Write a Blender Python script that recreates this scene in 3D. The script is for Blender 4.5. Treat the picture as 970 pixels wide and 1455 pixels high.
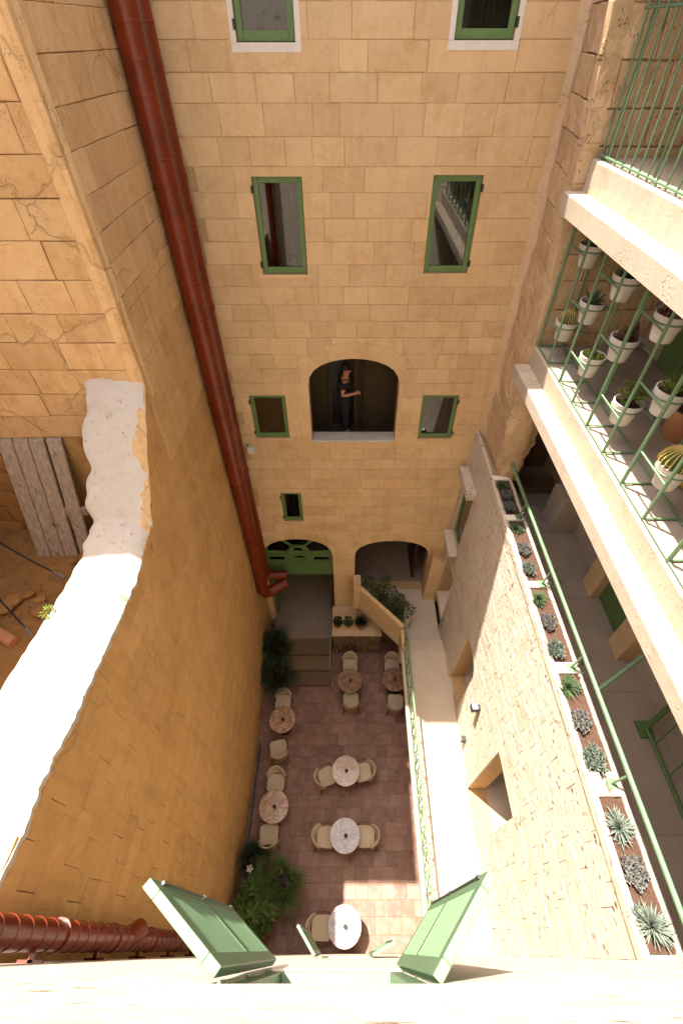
import bpy, bmesh, math, random
from mathutils import Vector, Matrix, noise
for o in list(bpy.data.objects): bpy.data.objects.remove(o)
R = math.radians
S = bpy.context.scene
COL = S.collection
rnd = random.Random(7)

# ------------------------------------------------------------------ camera
H = 14.8                                   # camera height over the court floor
PITCH = 46.3
cam_d = bpy.data.cameras.new('camera'); cam = bpy.data.objects.new('camera', cam_d); COL.objects.link(cam)
cam.location = (0, 0, H); cam.rotation_euler = (R(90 - PITCH), 0, 0)
cam_d.sensor_fit = 'VERTICAL'; cam_d.sensor_height = 36.0
cam_d.lens = 36.0 * 650.0 / 1455.0
cam_d.shift_x = -11.0 / 1455.0
cam_d.clip_start = 0.02; cam_d.clip_end = 500
S.camera = cam

# ------------------------------------------------------------------ light
SUN = Vector((0.262, -0.25, -1.0)).normalized()        # direction the light travels
w = bpy.data.worlds.new('World'); S.world = w; w.use_nodes = True
nt = w.node_tree; bg = nt.nodes['Background']
sky = nt.nodes.new('ShaderNodeTexSky'); sky.sky_type = 'NISHITA'; sky.sun_disc = False
sky.sun_elevation = R(70); sky.sun_rotation = R(-46); sky.dust_density = 4.0; sky.ozone_density = 0.4; sky.air_density = 0.8
nt.links.new(sky.outputs[0], bg.inputs[0]); bg.inputs[1].default_value = 0.115
sl = bpy.data.lights.new('sun', 'SUN'); sl.energy = 4.0; sl.angle = R(0.53); sl.color = (1.0, 0.94, 0.84)
so = bpy.data.objects.new('sun', sl); COL.objects.link(so); so.location = (-8, 8, 40)
so.rotation_euler = SUN.to_track_quat('-Z', 'Y').to_euler()
S.view_settings.view_transform = 'Standard'; S.view_settings.look = 'None'
S.view_settings.exposure = 2.18; S.view_settings.gamma = 1.0
S.render.engine = 'CYCLES'
S.cycles.max_bounces = 10; S.cycles.diffuse_bounces = 7; S.cycles.transparent_max_bounces = 10
S.render.resolution_x = 682; S.render.resolution_y = 1024

# ------------------------------------------------------------------ materials
def newmat(name):
    m = bpy.data.materials.new(name); m.use_nodes = True
    return m, m.node_tree, m.node_tree.nodes['Principled BSDF']
def N(t, kind, **kw):
    n = t.nodes.new(kind)
    for k, v in kw.items():
        if k.startswith('_'): setattr(n, k[1:], v)
        else: n.inputs[k].default_value = v
    return n
def rgb(c): return (c[0], c[1], c[2], 1)
def mixc(t, fac, a, b, mode='MIX'):
    n = t.nodes.new('ShaderNodeMix'); n.data_type = 'RGBA'; n.blend_type = mode
    for sock, v in ((n.inputs[0], fac), (n.inputs[6], a), (n.inputs[7], b)):
        if isinstance(v, (int, float)): sock.default_value = v
        elif isinstance(v, tuple): sock.default_value = rgb(v)
        else: t.links.new(v, sock)
    return n.outputs[2]
def math_(t, op, a, b=0.0, clamp=False):
    n = t.nodes.new('ShaderNodeMath'); n.operation = op; n.use_clamp = clamp
    for i, v in enumerate((a, b)):
        if isinstance(v, (int, float)): n.inputs[i].default_value = v
        else: t.links.new(v, n.inputs[i])
    return n.outputs[0]
def ramp(t, src, lo, hi):
    n = t.nodes.new('ShaderNodeMapRange'); n.inputs[1].default_value = lo; n.inputs[2].default_value = hi
    t.links.new(src, n.inputs[0]); return n.outputs[0]
def pos(t, scale=(1, 1, 1), local=False):
    if local:
        g = t.nodes.new('ShaderNodeTexCoord').outputs['Object']
    else:
        g = t.nodes.new('ShaderNodeNewGeometry').outputs['Position']
    mp = t.nodes.new('ShaderNodeMapping'); mp.inputs['Scale'].default_value = scale
    t.links.new(g, mp.inputs[0]); return mp.outputs[0]
def noise_(t, vec, scale, detail=4, rough=0.55, dist=0.0):
    n = N(t, 'ShaderNodeTexNoise', Scale=scale, Detail=detail, Roughness=rough, Distortion=dist)
    t.links.new(vec, n.inputs['Vector']); return n.outputs['Fac']
def bump(t, b, height, strength, dist=0.02):
    n = N(t, 'ShaderNodeBump', Strength=strength, Distance=dist)
    t.links.new(height, n.inputs['Height']); t.links.new(n.outputs[0], b.inputs['Normal'])

def stone(name, c1, c2, c3, bstr=0.35, bscale=22, streak=0.35, pits=0.3, rough=0.92, fine=60, crack=0.0, cscale=1.1, tone=.16):
    """limestone: tone per block, stains, streaks, pores and hair cracks"""
    m, t, b = newmat(name)
    p = pos(t)
    oi = t.nodes.new('ShaderNodeObjectInfo').outputs['Random']
    wn = t.nodes.new('ShaderNodeTexWhiteNoise'); wn.noise_dimensions = '1D'; t.links.new(oi, wn.inputs['W'])
    n1 = noise_(t, p, 0.9, 5, 0.6); n2 = noise_(t, p, 7, 8, 0.7); n3 = noise_(t, p, 2.3, 9, 0.68, .6)
    st = noise_(t, pos(t, (3.5, 3.5, 0.35)), 1.6, 6, 0.7)
    f = math_(t, 'ADD', math_(t, 'MULTIPLY', oi, 0.5), math_(t, 'MULTIPLY', ramp(t, n1, 0.3, 0.7), 0.5))
    c = mixc(t, f, c1, c2)
    c = mixc(t, math_(t, 'MULTIPLY', ramp(t, st, 0.50, 0.76), streak), c, c3)
    c = mixc(t, math_(t, 'MULTIPLY', ramp(t, n3, 0.50, 0.72), 0.5), c, c3)
    c = mixc(t, math_(t, 'MULTIPLY', ramp(t, n2, 0.52, 0.74), 0.35), c, c3)
    c = mixc(t, math_(t, 'MULTIPLY', ramp(t, noise_(t, p, 3.6, 7, .65), 0.56, 0.74), 0.35), c, tuple(min(.8, q*1.25) for q in c1))
    br = math_(t, 'ADD', 1.0-tone, math_(t, 'MULTIPLY', wn.outputs['Value'], tone*1.6))
    cb = t.nodes.new('ShaderNodeCombineColor'); [t.links.new(br, cb.inputs[i]) for i in range(3)]
    c = mixc(t, 1.0, c, cb.outputs[0], 'MULTIPLY')
    vo = N(t, 'ShaderNodeTexVoronoi', Scale=fine); t.links.new(p, vo.inputs['Vector'])
    pit = ramp(t, vo.outputs['Distance'], 0.10, 0.42)
    gate = ramp(t, noise_(t, p, 5, 5, .7), 0.52, 0.60)
    pitm = math_(t, 'MULTIPLY', math_(t, 'SUBTRACT', 1.0, pit), gate)
    c = mixc(t, math_(t, 'MULTIPLY', pitm, pits), c, (c3[0]*.5, c3[1]*.45, c3[2]*.4))
    h = math_(t, 'ADD', noise_(t, p, bscale, 8, 0.7), math_(t, 'MULTIPLY', pitm, -0.7))
    if crack:
        dp = t.nodes.new('ShaderNodeVectorMath'); dp.operation = 'MULTIPLY_ADD'
        ns = N(t, 'ShaderNodeTexNoise', Scale=3.0, Detail=6); t.links.new(p, ns.inputs['Vector'])
        t.links.new(ns.outputs['Color'], dp.inputs[0]); dp.inputs[1].default_value = (.5, .5, .5); t.links.new(p, dp.inputs[2])
        ve = N(t, 'ShaderNodeTexVoronoi', Scale=cscale); ve.feature = 'DISTANCE_TO_EDGE'; t.links.new(dp.outputs[0], ve.inputs['Vector'])
        ck = math_(t, 'MULTIPLY', math_(t, 'SUBTRACT', 1.0, ramp(t, ve.outputs['Distance'], 0.0, 0.014)), ramp(t, noise_(t, p, .8, 3), .47, .56))
        c = mixc(t, math_(t, 'MULTIPLY', ck, crack), c, (c3[0]*.3, c3[1]*.25, c3[2]*.2))
        h = math_(t, 'ADD', h, math_(t, 'MULTIPLY', ck, -1.5))
    t.links.new(c, b.inputs['Base Color']); b.inputs['Roughness'].default_value = rough
    b.inputs['Specular IOR Level'].default_value = 0.12
    bump(t, b, h, bstr, 0.03)
    return m
def plain(name, c, rough=0.6, var=0.12, scale=8, bstr=0.05, bscale=60, metal=0.0, spec=0.4, c2=None, perobj=0.0):
    m, t, b = newmat(name)
    p = pos(t)
    n = noise_(t, p, scale, 5, 0.6)
    dark = c2 or tuple(q*(1-var*2) for q in c)
    col = mixc(t, ramp(t, n, 0.35, 0.75), c, dark)
    if perobj:
        oi = t.nodes.new('ShaderNodeObjectInfo').outputs['Random']
        col = mixc(t, math_(t, 'MULTIPLY', oi, perobj), col, tuple(q*0.45 for q in c))
    t.links.new(col, b.inputs['Base Color']); b.inputs['Roughness'].default_value = rough
    b.inputs['Metallic'].default_value = metal; b.inputs['Specular IOR Level'].default_value = spec
    if bstr: bump(t, b, noise_(t, p, bscale, 5, 0.6), bstr, 0.01)
    return m
M = {}
M['back'] = stone('pale_limestone', (.645, .465, .265), (.585, .40, .21), (.47, .265, .10), .4, 13, .4, .4, tone=.09)
M['left'] = stone('ochre_limestone', (.56, .345, .145), (.50, .285, .10), (.33, .18, .075), .45, 12, .6, .45, crack=.12, cscale=.6, tone=.07)
M['side'] = stone('golden_limestone', (.64, .435, .23), (.57, .36, .165), (.44, .215, .07), .6, 8, .5, .4, crack=.09, cscale=.8, tone=.1)
M['right'] = stone('rough_limestone', (.57, .50, .405), (.53, .455, .355), (.38, .285, .19), 1.0, 11, .25, 1.0, fine=10, tone=.06)
M['pier'] = stone('weathered_limestone', (.60, .44, .275), (.53, .37, .205), (.41, .235, .115), .8, 12, .3, .5, fine=26, tone=.1)
M['mortar'] = plain('brown_mortar', (.34, .21, .11), .95, .2, 12, .3, 40)
M['mortar_l'] = plain('ochre_mortar', (.42, .245, .095), .95, .15, 9, .3, 30)
M['mortar_b'] = plain('sandy_mortar', (.48, .305, .15), .95, .12, 12, .3, 40)
M['cream'] = stone('cream_render', (.45, .38, .295), (.42, .35, .265), (.31, .235, .165), .2, 20, .45, .3, fine=22, tone=.03)
M['white'] = plain('white_plaster', (.66, .61, .54), .9, .06, 5, .15, 30, spec=.2)
M['cement'] = stone('pale_cement', (.55, .50, .44), (.49, .44, .38), (.36, .31, .25), .5, 12, .1, .45, fine=14, tone=.04)
M['facade'] = stone('bleached_limestone', (.78, .71, .60), (.74, .66, .54), (.50, .36, .23), .6, 9, .15, .9, fine=7, tone=.05)
M['green'] = plain('green_paint', (.125, .205, .11), .45, .07, 6, .06, 40)
M['green_shade'] = plain('shaded_green_paint', (.105, .185, .058), .5, .08, 6, .06, 40)  # same green paint, the dark olive of warm shade put into its colour
M['red'] = plain('red_duct_paint', (.17, .022, .0045), .28, .2, 2.5, .05, 25, spec=.4)
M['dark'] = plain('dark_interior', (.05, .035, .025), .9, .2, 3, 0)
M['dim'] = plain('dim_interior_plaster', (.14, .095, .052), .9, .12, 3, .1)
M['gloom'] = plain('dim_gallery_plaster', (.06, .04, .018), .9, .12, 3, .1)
M['black'] = plain('black_metal', (.02, .02, .022), .45, .1, 8, 0)
M['floorpale'] = plain('pale_floor_slab', (.25, .19, .14), .75, .08, 2, .08, 30)
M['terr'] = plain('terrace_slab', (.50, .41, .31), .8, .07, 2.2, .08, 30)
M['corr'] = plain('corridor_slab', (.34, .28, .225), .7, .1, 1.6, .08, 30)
M['soil'] = plain('brown_soil', (.085, .042, .026), .97, .25, 25, .9, 60)
M['terracotta'] = plain('terracotta_pot', (.42, .19, .09), .8, .1, 10, .1)
M['potwhite'] = plain('white_pot', (.66, .61, .54), .65, .1, 9, .08, perobj=.25)
M['oldstone'] = stone('old_step_stone', (.20, .135, .08), (.15, .095, .055), (.09, .055, .035), .5, 12, .3, .4)
M['yard'] = stone('yard_earth', (.36, .19, .065), (.27, .135, .045), (.17, .085, .035), .9, 6, .4, .5, fine=15)
M['oldwood'] = None
M['hose'] = plain('yellow_hose', (.55, .36, .03), .5, .05, 8, 0)
M['fabric'] = plain('beige_fabric', (.47, .375, .265), .9, .05, 30, .25, 220)
M['wood'] = plain('dark_wood', (.11, .045, .022), .5, .15, 14, .1)
M['trim'] = plain('honey_wood', (.36, .21, .09), .5, .1, 14, .1)
M['skin'] = plain('skin', (.42, .19, .11), .6, .04, 8, 0)
M['cloth'] = plain('black_cloth', (.012, .012, .014), .9, .1, 20, .1)
M['hair'] = plain('dark_hair', (.02, .012, .008), .7, .1, 50, .2)
M['plank'] = None
def wood_old():
    m, t, b = newmat('weathered_grey_wood')
    n = noise_(t, pos(t, (14, 14, 0.7)), 2.2, 7, 0.7, 0.4); k = noise_(t, pos(t, (3, 3, 1.4)), 2, 2)
    c = mixc(t, ramp(t, n, .3, .72), (.21, .15, .105), (.50, .395, .31))
    c = mixc(t, ramp(t, k, .66, .72), c, (.08, .045, .03))
    t.links.new(c, b.inputs['Base Color']); b.inputs['Roughness'].default_value = .9; bump(t, b, n, .7, .03)
    return m
M['oldwood'] = wood_old()
def tile_mat():
    m, t, b = newmat('terracotta_tile')
    p = pos(t); oi = t.nodes.new('ShaderNodeObjectInfo').outputs['Random']
    cr = t.nodes.new('ShaderNodeValToRGB'); t.links.new(oi, cr.inputs[0])
    e = cr.color_ramp.elements; e[0].position = 0; e[0].color = (.135, .056, .034, 1); e[1].position = 1; e[1].color = (.235, .13, .093, 1)
    for q, c in ((.25, (.185, .09, .058, 1)), (.5, (.22, .105, .066, 1)), (.75, (.165, .07, .04, 1))):
        x = e.new(q); x.color = c
    n = noise_(t, p, 5, 6, .65)
    c = mixc(t, math_(t, 'MULTIPLY', ramp(t, n, .45, .75), .55), cr.outputs[0], (.33, .23, .18))
    c = mixc(t, math_(t, 'MULTIPLY', ramp(t, noise_(t, p, 2.2, 4), .55, .8), .5), c, (.15, .065, .04))
    t.links.new(c, b.inputs['Base Color']); b.inputs['Roughness'].default_value = .6
    bump(t, b, noise_(t, p, 30, 5), .15, .01); return m
M['tile'] = tile_mat()
def marble(name, base, mid, vein, sc=1.3, warm=0.5):
    m, t, b = newmat(name)
    p = pos(t)
    n = noise_(t, p, sc, 6, .6, 2.6); n2 = noise_(t, p, sc*1.7, 5, .6, 3.5)
    c = mixc(t, ramp(t, n, .42, .62), base, mid)
    v = math_(t, 'ABSOLUTE', math_(t, 'SUBTRACT', n2, .5))
    c = mixc(t, math_(t, 'MULTIPLY', math_(t, 'SUBTRACT', 1.0, ramp(t, v, 0.0, .05)), .85), c, vein)
    t.links.new(c, b.inputs['Base Color']); b.inputs['Roughness'].default_value = .25; return m
M['marble_pale'] = marble('pale_pink_marble', (.31, .26, .235), (.25, .175, .16), (.07, .066, .08))
M['marble_rose'] = marble('rose_marble', (.47, .35, .27), (.32, .16, .09), (.12, .09, .07), 1.7)
M['marble_rust'] = marble('rust_marble', (.44, .30, .20), (.35, .14, .05), (.06, .05, .045), 1.6)
M['marble_brown'] = marble('brown_marble', (.30, .19, .12), (.22, .115, .06), (.05, .035, .03), 1.6)
def leaf(name, c, c2, rough=.5):
    m, t, b = newmat(name)
    n = noise_(t, pos(t), 14, 3)
    col = mixc(t, ramp(t, n, .35, .7), c, c2)
    t.links.new(col, b.inputs['Base Color']); b.inputs['Roughness'].default_value = rough
    b.inputs['Specular IOR Level'].default_value = .3
    return m
M['leaf'] = leaf('glossy_leaf', (.075, .125, .022), (.04, .075, .013), .4)
M['palm'] = leaf('palm_leaf', (.06, .10, .022), (.03, .055, .012))
M['darkleaf'] = leaf('dark_leaf', (.02, .034, .012), (.01, .018, .007))
M['bush'] = leaf('bush_leaf', (.05, .075, .018), (.025, .04, .01))
M['succ_grey'] = leaf('grey_green_leaf', (.18, .21, .17), (.105, .13, .10), .6)
M['succ_green'] = leaf('aloe_green_leaf', (.085, .125, .055), (.055, .085, .038), .5)
M['succ_mauve'] = leaf('mauve_leaf', (.21, .205, .185), (.13, .125, .115), .6)
M['cactus'] = leaf('cactus_skin', (.06, .10, .02), (.035, .06, .012))
M['cactusdark'] = leaf('dark_cactus_skin', (.05, .04, .025), (.03, .028, .015))
M['spine'] = plain('straw_spines', (.50, .36, .10), .8, .1, 20, 0)
M['jade'] = leaf('jade_leaf', (.16, .19, .025), (.085, .12, .02))
def glass_mat():
    m, t, b = newmat('window_glass')
    out = t.nodes['Material Output']; t.nodes.remove(b)
    tr = N(t, 'ShaderNodeBsdfTransparent', Color=(.55, .55, .55, 1)); gl = N(t, 'ShaderNodeBsdfGlossy', Roughness=.015, Color=(.9, .9, .9, 1))
    fr = N(t, 'ShaderNodeFresnel', IOR=1.52); mx = t.nodes.new('ShaderNodeMixShader')
    t.links.new(math_(t, 'ADD', math_(t, 'MULTIPLY', fr.outputs[0], 1.1), .02, True), mx.inputs[0])
    t.links.new(tr.outputs[0], mx.inputs[1]); t.links.new(gl.outputs[0], mx.inputs[2]); t.links.new(mx.outputs[0], out.inputs[0]); return m
M['glass'] = glass_mat()
M['curtain'] = plain('brown_curtain', (.06, .022, .01), .9, .1, 6, .1)

# ------------------------------------------------------------------ mesh helpers
class MB:
    def __init__(s): s.v = []; s.f = []
    def add(s, vs, fs):
        b = len(s.v); s.v += [tuple(p) for p in vs]; s.f += [tuple(i + b for i in q) for q in fs]; return s
    def box(s, x0, x1, y0, y1, z0, z1):
        return s.add([(x0,y0,z0),(x1,y0,z0),(x1,y1,z0),(x0,y1,z0),(x0,y0,z1),(x1,y0,z1),(x1,y1,z1),(x0,y1,z1)],
                     [(3,2,1,0),(4,5,6,7),(0,1,5,4),(1,2,6,5),(2,3,7,6),(3,0,4,7)])
    def prism(s, poly, fn, a, b):
        n = len(poly)
        vs = [fn(p, a) for p in poly] + [fn(p, b) for p in poly]
        return s.add(vs, [tuple(range(n - 1, -1, -1)), tuple(range(n, 2*n))] + [(i, (i+1) % n, n + (i+1) % n, n + i) for i in range(n)])
    def tube(s, pts, r, n=8, cap=True):
        pts = [Vector(p) for p in pts]; rs = r if isinstance(r, (list, tuple)) else [r]*len(pts)
        vs = []; up = None
        for i, p in enumerate(pts):
            d = (pts[min(i+1, len(pts)-1)] - pts[max(i-1, 0)]).normalized()
            if up is None:
                up = Vector((0,0,1)) if abs(d.z) < .9 else Vector((1,0,0))
            a = d.cross(up)
            if a.length < 1e-4: a = d.cross(Vector((0,1,0)))
            a.normalize(); c = a.cross(d).normalized(); up = c
            for k in range(n):
                t = 2*math.pi*k/n + math.pi/n
                vs.append(p + (a*math.cos(t) + c*math.sin(t))*rs[i])
        fs = [(i*n+k, i*n+(k+1) % n, (i+1)*n+(k+1) % n, (i+1)*n+k) for i in range(len(pts)-1) for k in range(n)]
        if cap: fs += [tuple(range(n-1, -1, -1)), tuple((len(pts)-1)*n+k for k in range(n))]
        return s.add(vs, fs)
    def bar(s, a, b, r=.012, n=6): return s.tube([a, b], r, n)
    def lathe(s, prof, n=20, c=(0,0,0), close=True, rfun=None):
        vs = []
        for (r, z) in prof:
            for k in range(n):
                t = 2*math.pi*k/n; q = r*(rfun(k) if rfun else 1)
                vs.append((c[0]+q*math.cos(t), c[1]+q*math.sin(t), c[2]+z))
        m = len(prof)
        fs = [(i*n+k, i*n+(k+1) % n, (i+1)*n+(k+1) % n, (i+1)*n+k) for i in range(m-1) for k in range(n)]
        if close: fs += [tuple(range(n-1, -1, -1)), tuple((m-1)*n+k for k in range(n))]
        return s.add(vs, fs)
    def leaf(s, base, d, up, L, W, thick=.006, bend=.0, seg=3, tip=.5):
        """a tapering leaf with a keel: base point, direction, up vector"""
        d = Vector(d).normalized(); up = Vector(up); side = d.cross(up)
        if side.length < 1e-3: side = d.cross(Vector((1, 0, 0)))
        side.normalize(); up = side.cross(d).normalized(); base = Vector(base); vs = []
        for i in range(seg+1):
            t = i/seg; wv = W*(math.sin(math.pi*min(1, (t*.85+.15))**tip) if i < seg else .0)*.5
            c = base + d*(L*t) + up*(-bend*L*t*t)
            vs += [c - side*wv + up*wv*.25, c - up*thick*(1-t), c + side*wv + up*wv*.25]
        fs = []
        for i in range(seg):
            a = i*3; fs += [(a, a+1, a+4, a+3), (a+1, a+2, a+5, a+4)]
        return s.add(vs, fs)

WO = {}
def wof(o): return WO.get(o.name, Vector((0,0,0)))
def setp(o, label=None, cat=None, group=None, kind=None):
    if label: o['label'] = label
    if cat: o['category'] = cat
    if group: o['group'] = group
    if kind: o['kind'] = kind
    return o
def O(name, mb, mat, parent=None, smooth=False, bevel=0, local=False, fix=True, **kw):
    me = mb if isinstance(mb, bpy.types.Mesh) else None
    if me is None:
        me = bpy.data.meshes.new(name); me.from_pydata(mb.v, [], mb.f); me.materials.append(mat)
        if fix:
            bm = bmesh.new(); bm.from_mesh(me); bmesh.ops.recalc_face_normals(bm, faces=bm.faces); bm.to_mesh(me); bm.free()
        if smooth:
            me.polygons.foreach_set('use_smooth', [True]*len(me.polygons))
            if smooth != 'all':
                try: me.set_sharp_from_angle(angle=R(38))
                except Exception: pass
    o = bpy.data.objects.new(name, me); COL.objects.link(o)
    if parent is not None:
        o.parent = parent
        if not local: o.location = -wof(parent)
    WO[o.name] = Vector((0,0,0)) if not local else wof(parent) if parent else Vector((0,0,0))
    if bevel:
        b = o.modifiers.new('bevel', 'BEVEL'); b.width = bevel; b.segments = 2; b.limit_method = 'ANGLE'
    return setp(o, **kw)
def EM(name, loc, label, cat, group=None, rz=0):
    o = bpy.data.objects.new(name, None); COL.objects.link(o); o.location = loc; o.rotation_euler = (0, 0, rz)
    o.empty_display_size = .1; WO[o.name] = Vector(loc)
    return setp(o, label, cat, group)
def copy_tree(o, parent=None):
    c = o.copy(); COL.objects.link(c); c.parent = parent
    for ch in o.children: copy_tree(ch, c)
    return c

# polygon tools ------------------------------------------------------
def area(p): return .5*sum(p[i][0]*p[(i+1) % len(p)][1] - p[(i+1) % len(p)][0]*p[i][1] for i in range(len(p)))
def clip(p, a, b, left=True):
    """keep the side of p left (or right) of the line a->b"""
    sg = 1 if left else -1; out = []
    def sd(q): return sg*((b[0]-a[0])*(q[1]-a[1]) - (b[1]-a[1])*(q[0]-a[0]))
    for i in range(len(p)):
        q, r = p[i], p[(i+1) % len(p)]; s0, s1 = sd(q), sd(r)
        if s0 >= 0: out.append(q)
        if (s0 > 0 > s1) or (s0 < 0 < s1):
            t = s0/(s0-s1); out.append((q[0]+(r[0]-q[0])*t, q[1]+(r[1]-q[1])*t))
    return out
def subtract(p, conv):
    q = p
    for i in range(len(conv)):
        q = clip(q, conv[i], conv[(i+1) % len(conv)], True)
        if len(q) < 3 or abs(area(q)) < 1e-5: return [p]
    res = []; rest = p
    for i in range(len(conv)):
        a, b = conv[i], conv[(i+1) % len(conv)]
        o = clip(rest, a, b, False)
        if len(o) > 2 and abs(area(o)) > 1e-5: res.append(o)
        rest = clip(rest, a, b, True)
        if len(rest) < 3 or abs(area(rest)) < 1e-6: return res
    return res
def rect(x0, x1, z0, z1): return [(x0,z0),(x1,z0),(x1,z1),(x0,z1)]
def arch(x0, x1, z0, zs, za, n=12):
    cx, a, b = (x0+x1)/2, (x1-x0)/2, za-zs
    return [(x0,z0),(x1,z0)] + [(cx+a*math.cos(math.pi*k/n), zs+b*math.sin(math.pi*k/n)**.8) for k in range(n+1)]
def grow(p, g):
    cx = (min(q[0] for q in p)+max(q[0] for q in p))/2; cz = (min(q[1] for q in p)+max(q[1] for q in p))/2
    wx = (max(q[0] for q in p)-min(q[0] for q in p))/2; wz = (max(q[1] for q in p)-min(q[1] for q in p))/2
    return [(cx+(q[0]-cx)*(wx+g)/wx, cz+(q[1]-cz)*(wz+g)/wz) for q in p]
def core(name, parent, rc, openings, fn, d0, d1, mat, **kw):
    pieces = [rc]
    for op in openings: pieces = [q for p in pieces for q in subtract(p, op)]
    mb = MB()
    for p in pieces: mb.prism(p, fn, d0, d1)
    return O(name, mb, mat, parent, fix=False, **kw)
def block_mesh(mb, poly, fn, d1, r, rough=0.0, joint=.008, nx=1, nz=1, depth=.03, chm=.012):
    """one stone: chamfered block, its face uneven when rough"""
    if len(poly) == 4 and rough >= 0:
        (x0, z0), (x1, z0b), (x1b, z1), (x0b, z1b) = poly
        j = joint/2; ch = min(chm, (z1-z0)*.12)
        jit = lambda s: r.uniform(-s, s)
        cs = [(x0+j+jit(.004), z0+j+jit(.004)), (x1-j+jit(.004), z0b+j+jit(.004)), (x1b-j+jit(.004), z1-j+jit(.004)), (x0b+j+jit(.004), z1b-j+jit(.004))]
        def bil(u, v):
            a = [(cs[0][k]*(1-u)+cs[1][k]*u)*(1-v) + (cs[3][k]*(1-u)+cs[2][k]*u)*v for k in (0, 1)]
            return a
        vs = []; fs = []
        wx = max(.05, cs[1][0]-cs[0][0]); wz = max(.05, cs[3][1]-cs[0][1])
        us = [0, ch/wx] + [ch/wx + (1-2*ch/wx)*k/nx for k in range(1, nx)] + [1-ch/wx, 1]
        vv = [0, ch/wz] + [ch/wz + (1-2*ch/wz)*k/nz for k in range(1, nz)] + [1-ch/wz, 1]
        tx, tz = jit(1)*rough*.6, jit(1)*rough*.6
        for b_, v in enumerate(vv):
            for a_, u in enumerate(us):
                q = bil(u, v); edge = a_ in (0, len(us)-1) or b_ in (0, len(vv)-1)
                d = d1 - ch*.8 + jit(rough*.3) if edge else d1 + jit(rough) + tx*(u-.5) + tz*(v-.5)
                vs.append(fn(q, d))
        n = len(us)
        for b_ in range(len(vv)-1):
            for a_ in range(n-1):
                i = b_*n+a_; fs.append((i, i+1, i+n+1, i+n))
        rim = [a_ for a_ in range(n)] + [b_*n+n-1 for b_ in range(1, len(vv))] + [(len(vv)-1)*n+a_ for a_ in range(n-2, -1, -1)] + [b_*n for b_ in range(len(vv)-2, 0, -1)]
        base = len(vs)
        for i in rim:
            a_, b_ = i % n, i // n; q = bil(us[a_], vv[b_]); vs.append(fn(q, d1-depth))
        m = len(rim)
        fs += [(rim[k], base+k, base+(k+1) % m, rim[(k+1) % m]) for k in range(m)]
        mb.add(vs, fs)
    else:
        mb.prism(poly, fn, d1-depth, d1)
def courses(parent, u0, u1, z0, z1, fn, mat, seed, hrow=(.34, .39), lrow=(.5, .78), openings=(), rough=.003, proud=.004,
            joint=.008, nx=1, nz=1, keep=None, name='stone_block', limit=300, clipf=None, prio=None, depth=.03, rest_name='stone_blocks', chm=.010):
    """lay coursed stones over a wall face: each stone an object of its own; past the limit joined as stuff"""
    r = random.Random(seed); polys = []; z = z0
    while z < z1 - .02:
        h = r.uniform(*hrow)
        if z1 - z - h < hrow[0]*.6: h = z1 - z
        u = u0 - r.uniform(0, lrow[0]*.8)
        while u < u1 - .01:
            l = r.uniform(*lrow)
            a, b = max(u, u0), min(u+l, u1)
            if u1 - b < .12: b = u1; l = u1 - u
            u += l
            if b - a < .05: continue
            p = rect(a, b, z, z+h)
            ps = [p]
            full = True
            if clipf:
                q = clipf(p)
                if q is None or len(q) < 3 or abs(area(q)) < .004: continue
                if q != p: full = False; ps = [q]
            for op in openings:
                n = [g for pp in ps for g in subtract(pp, op)]
                if n != ps: full = False
                ps = n
            ps = [g for g in ps if abs(area(g)) > .0008]
            if not ps: continue
            if keep and not keep(a, b, z, z+h): continue
            polys.append((ps, full, prio((a+b)/2, z+h/2) if prio else 0))
        z += h
    if prio: polys.sort(key=lambda t: t[2])
    rest = MB(); k = 0
    for ps, full, _ in polys:
        mb = MB() if k < limit else rest
        d = r.uniform(-proud, proud)
        for p in ps:
            if full: block_mesh(mb, p, fn, d, r, rough, joint, nx, nz, depth, chm)
            else:
                cx = sum(q[0] for q in p)/len(p); cz = sum(q[1] for q in p)/len(p); s = joint*.5
                wq = max(.03, max(abs(q[0]-cx) for q in p)); hq = max(.03, max(abs(q[1]-cz) for q in p))
                if len(ps) == 1: p = [(cx+(q[0]-cx)*(1-s/wq), cz+(q[1]-cz)*(1-s/hq)) for q in p]
                mb.prism(p, fn, d-depth, d)
        if k < limit: O(name, mb, mat, parent, fix=False)
        k += 1
    if rest.v: O(rest_name, rest, mat, parent, fix=False, kind='stuff')
    return k

# ================================================================== SETTING
D = 8.5            # rear facade plane
XL = -2.75         # left wall face
def xr(z): return 2.70 + (z-2.85)*.03      # right wall leans back a little
O('ground', MB().box(-30, 30, -30, 34, -1.0, -.03), M['yard'], kind='structure')
court = O('court_floor', MB().box(XL, 2.78, -.08, 8.6, -.03, -.012), M['mortar'], kind='structure')
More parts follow.
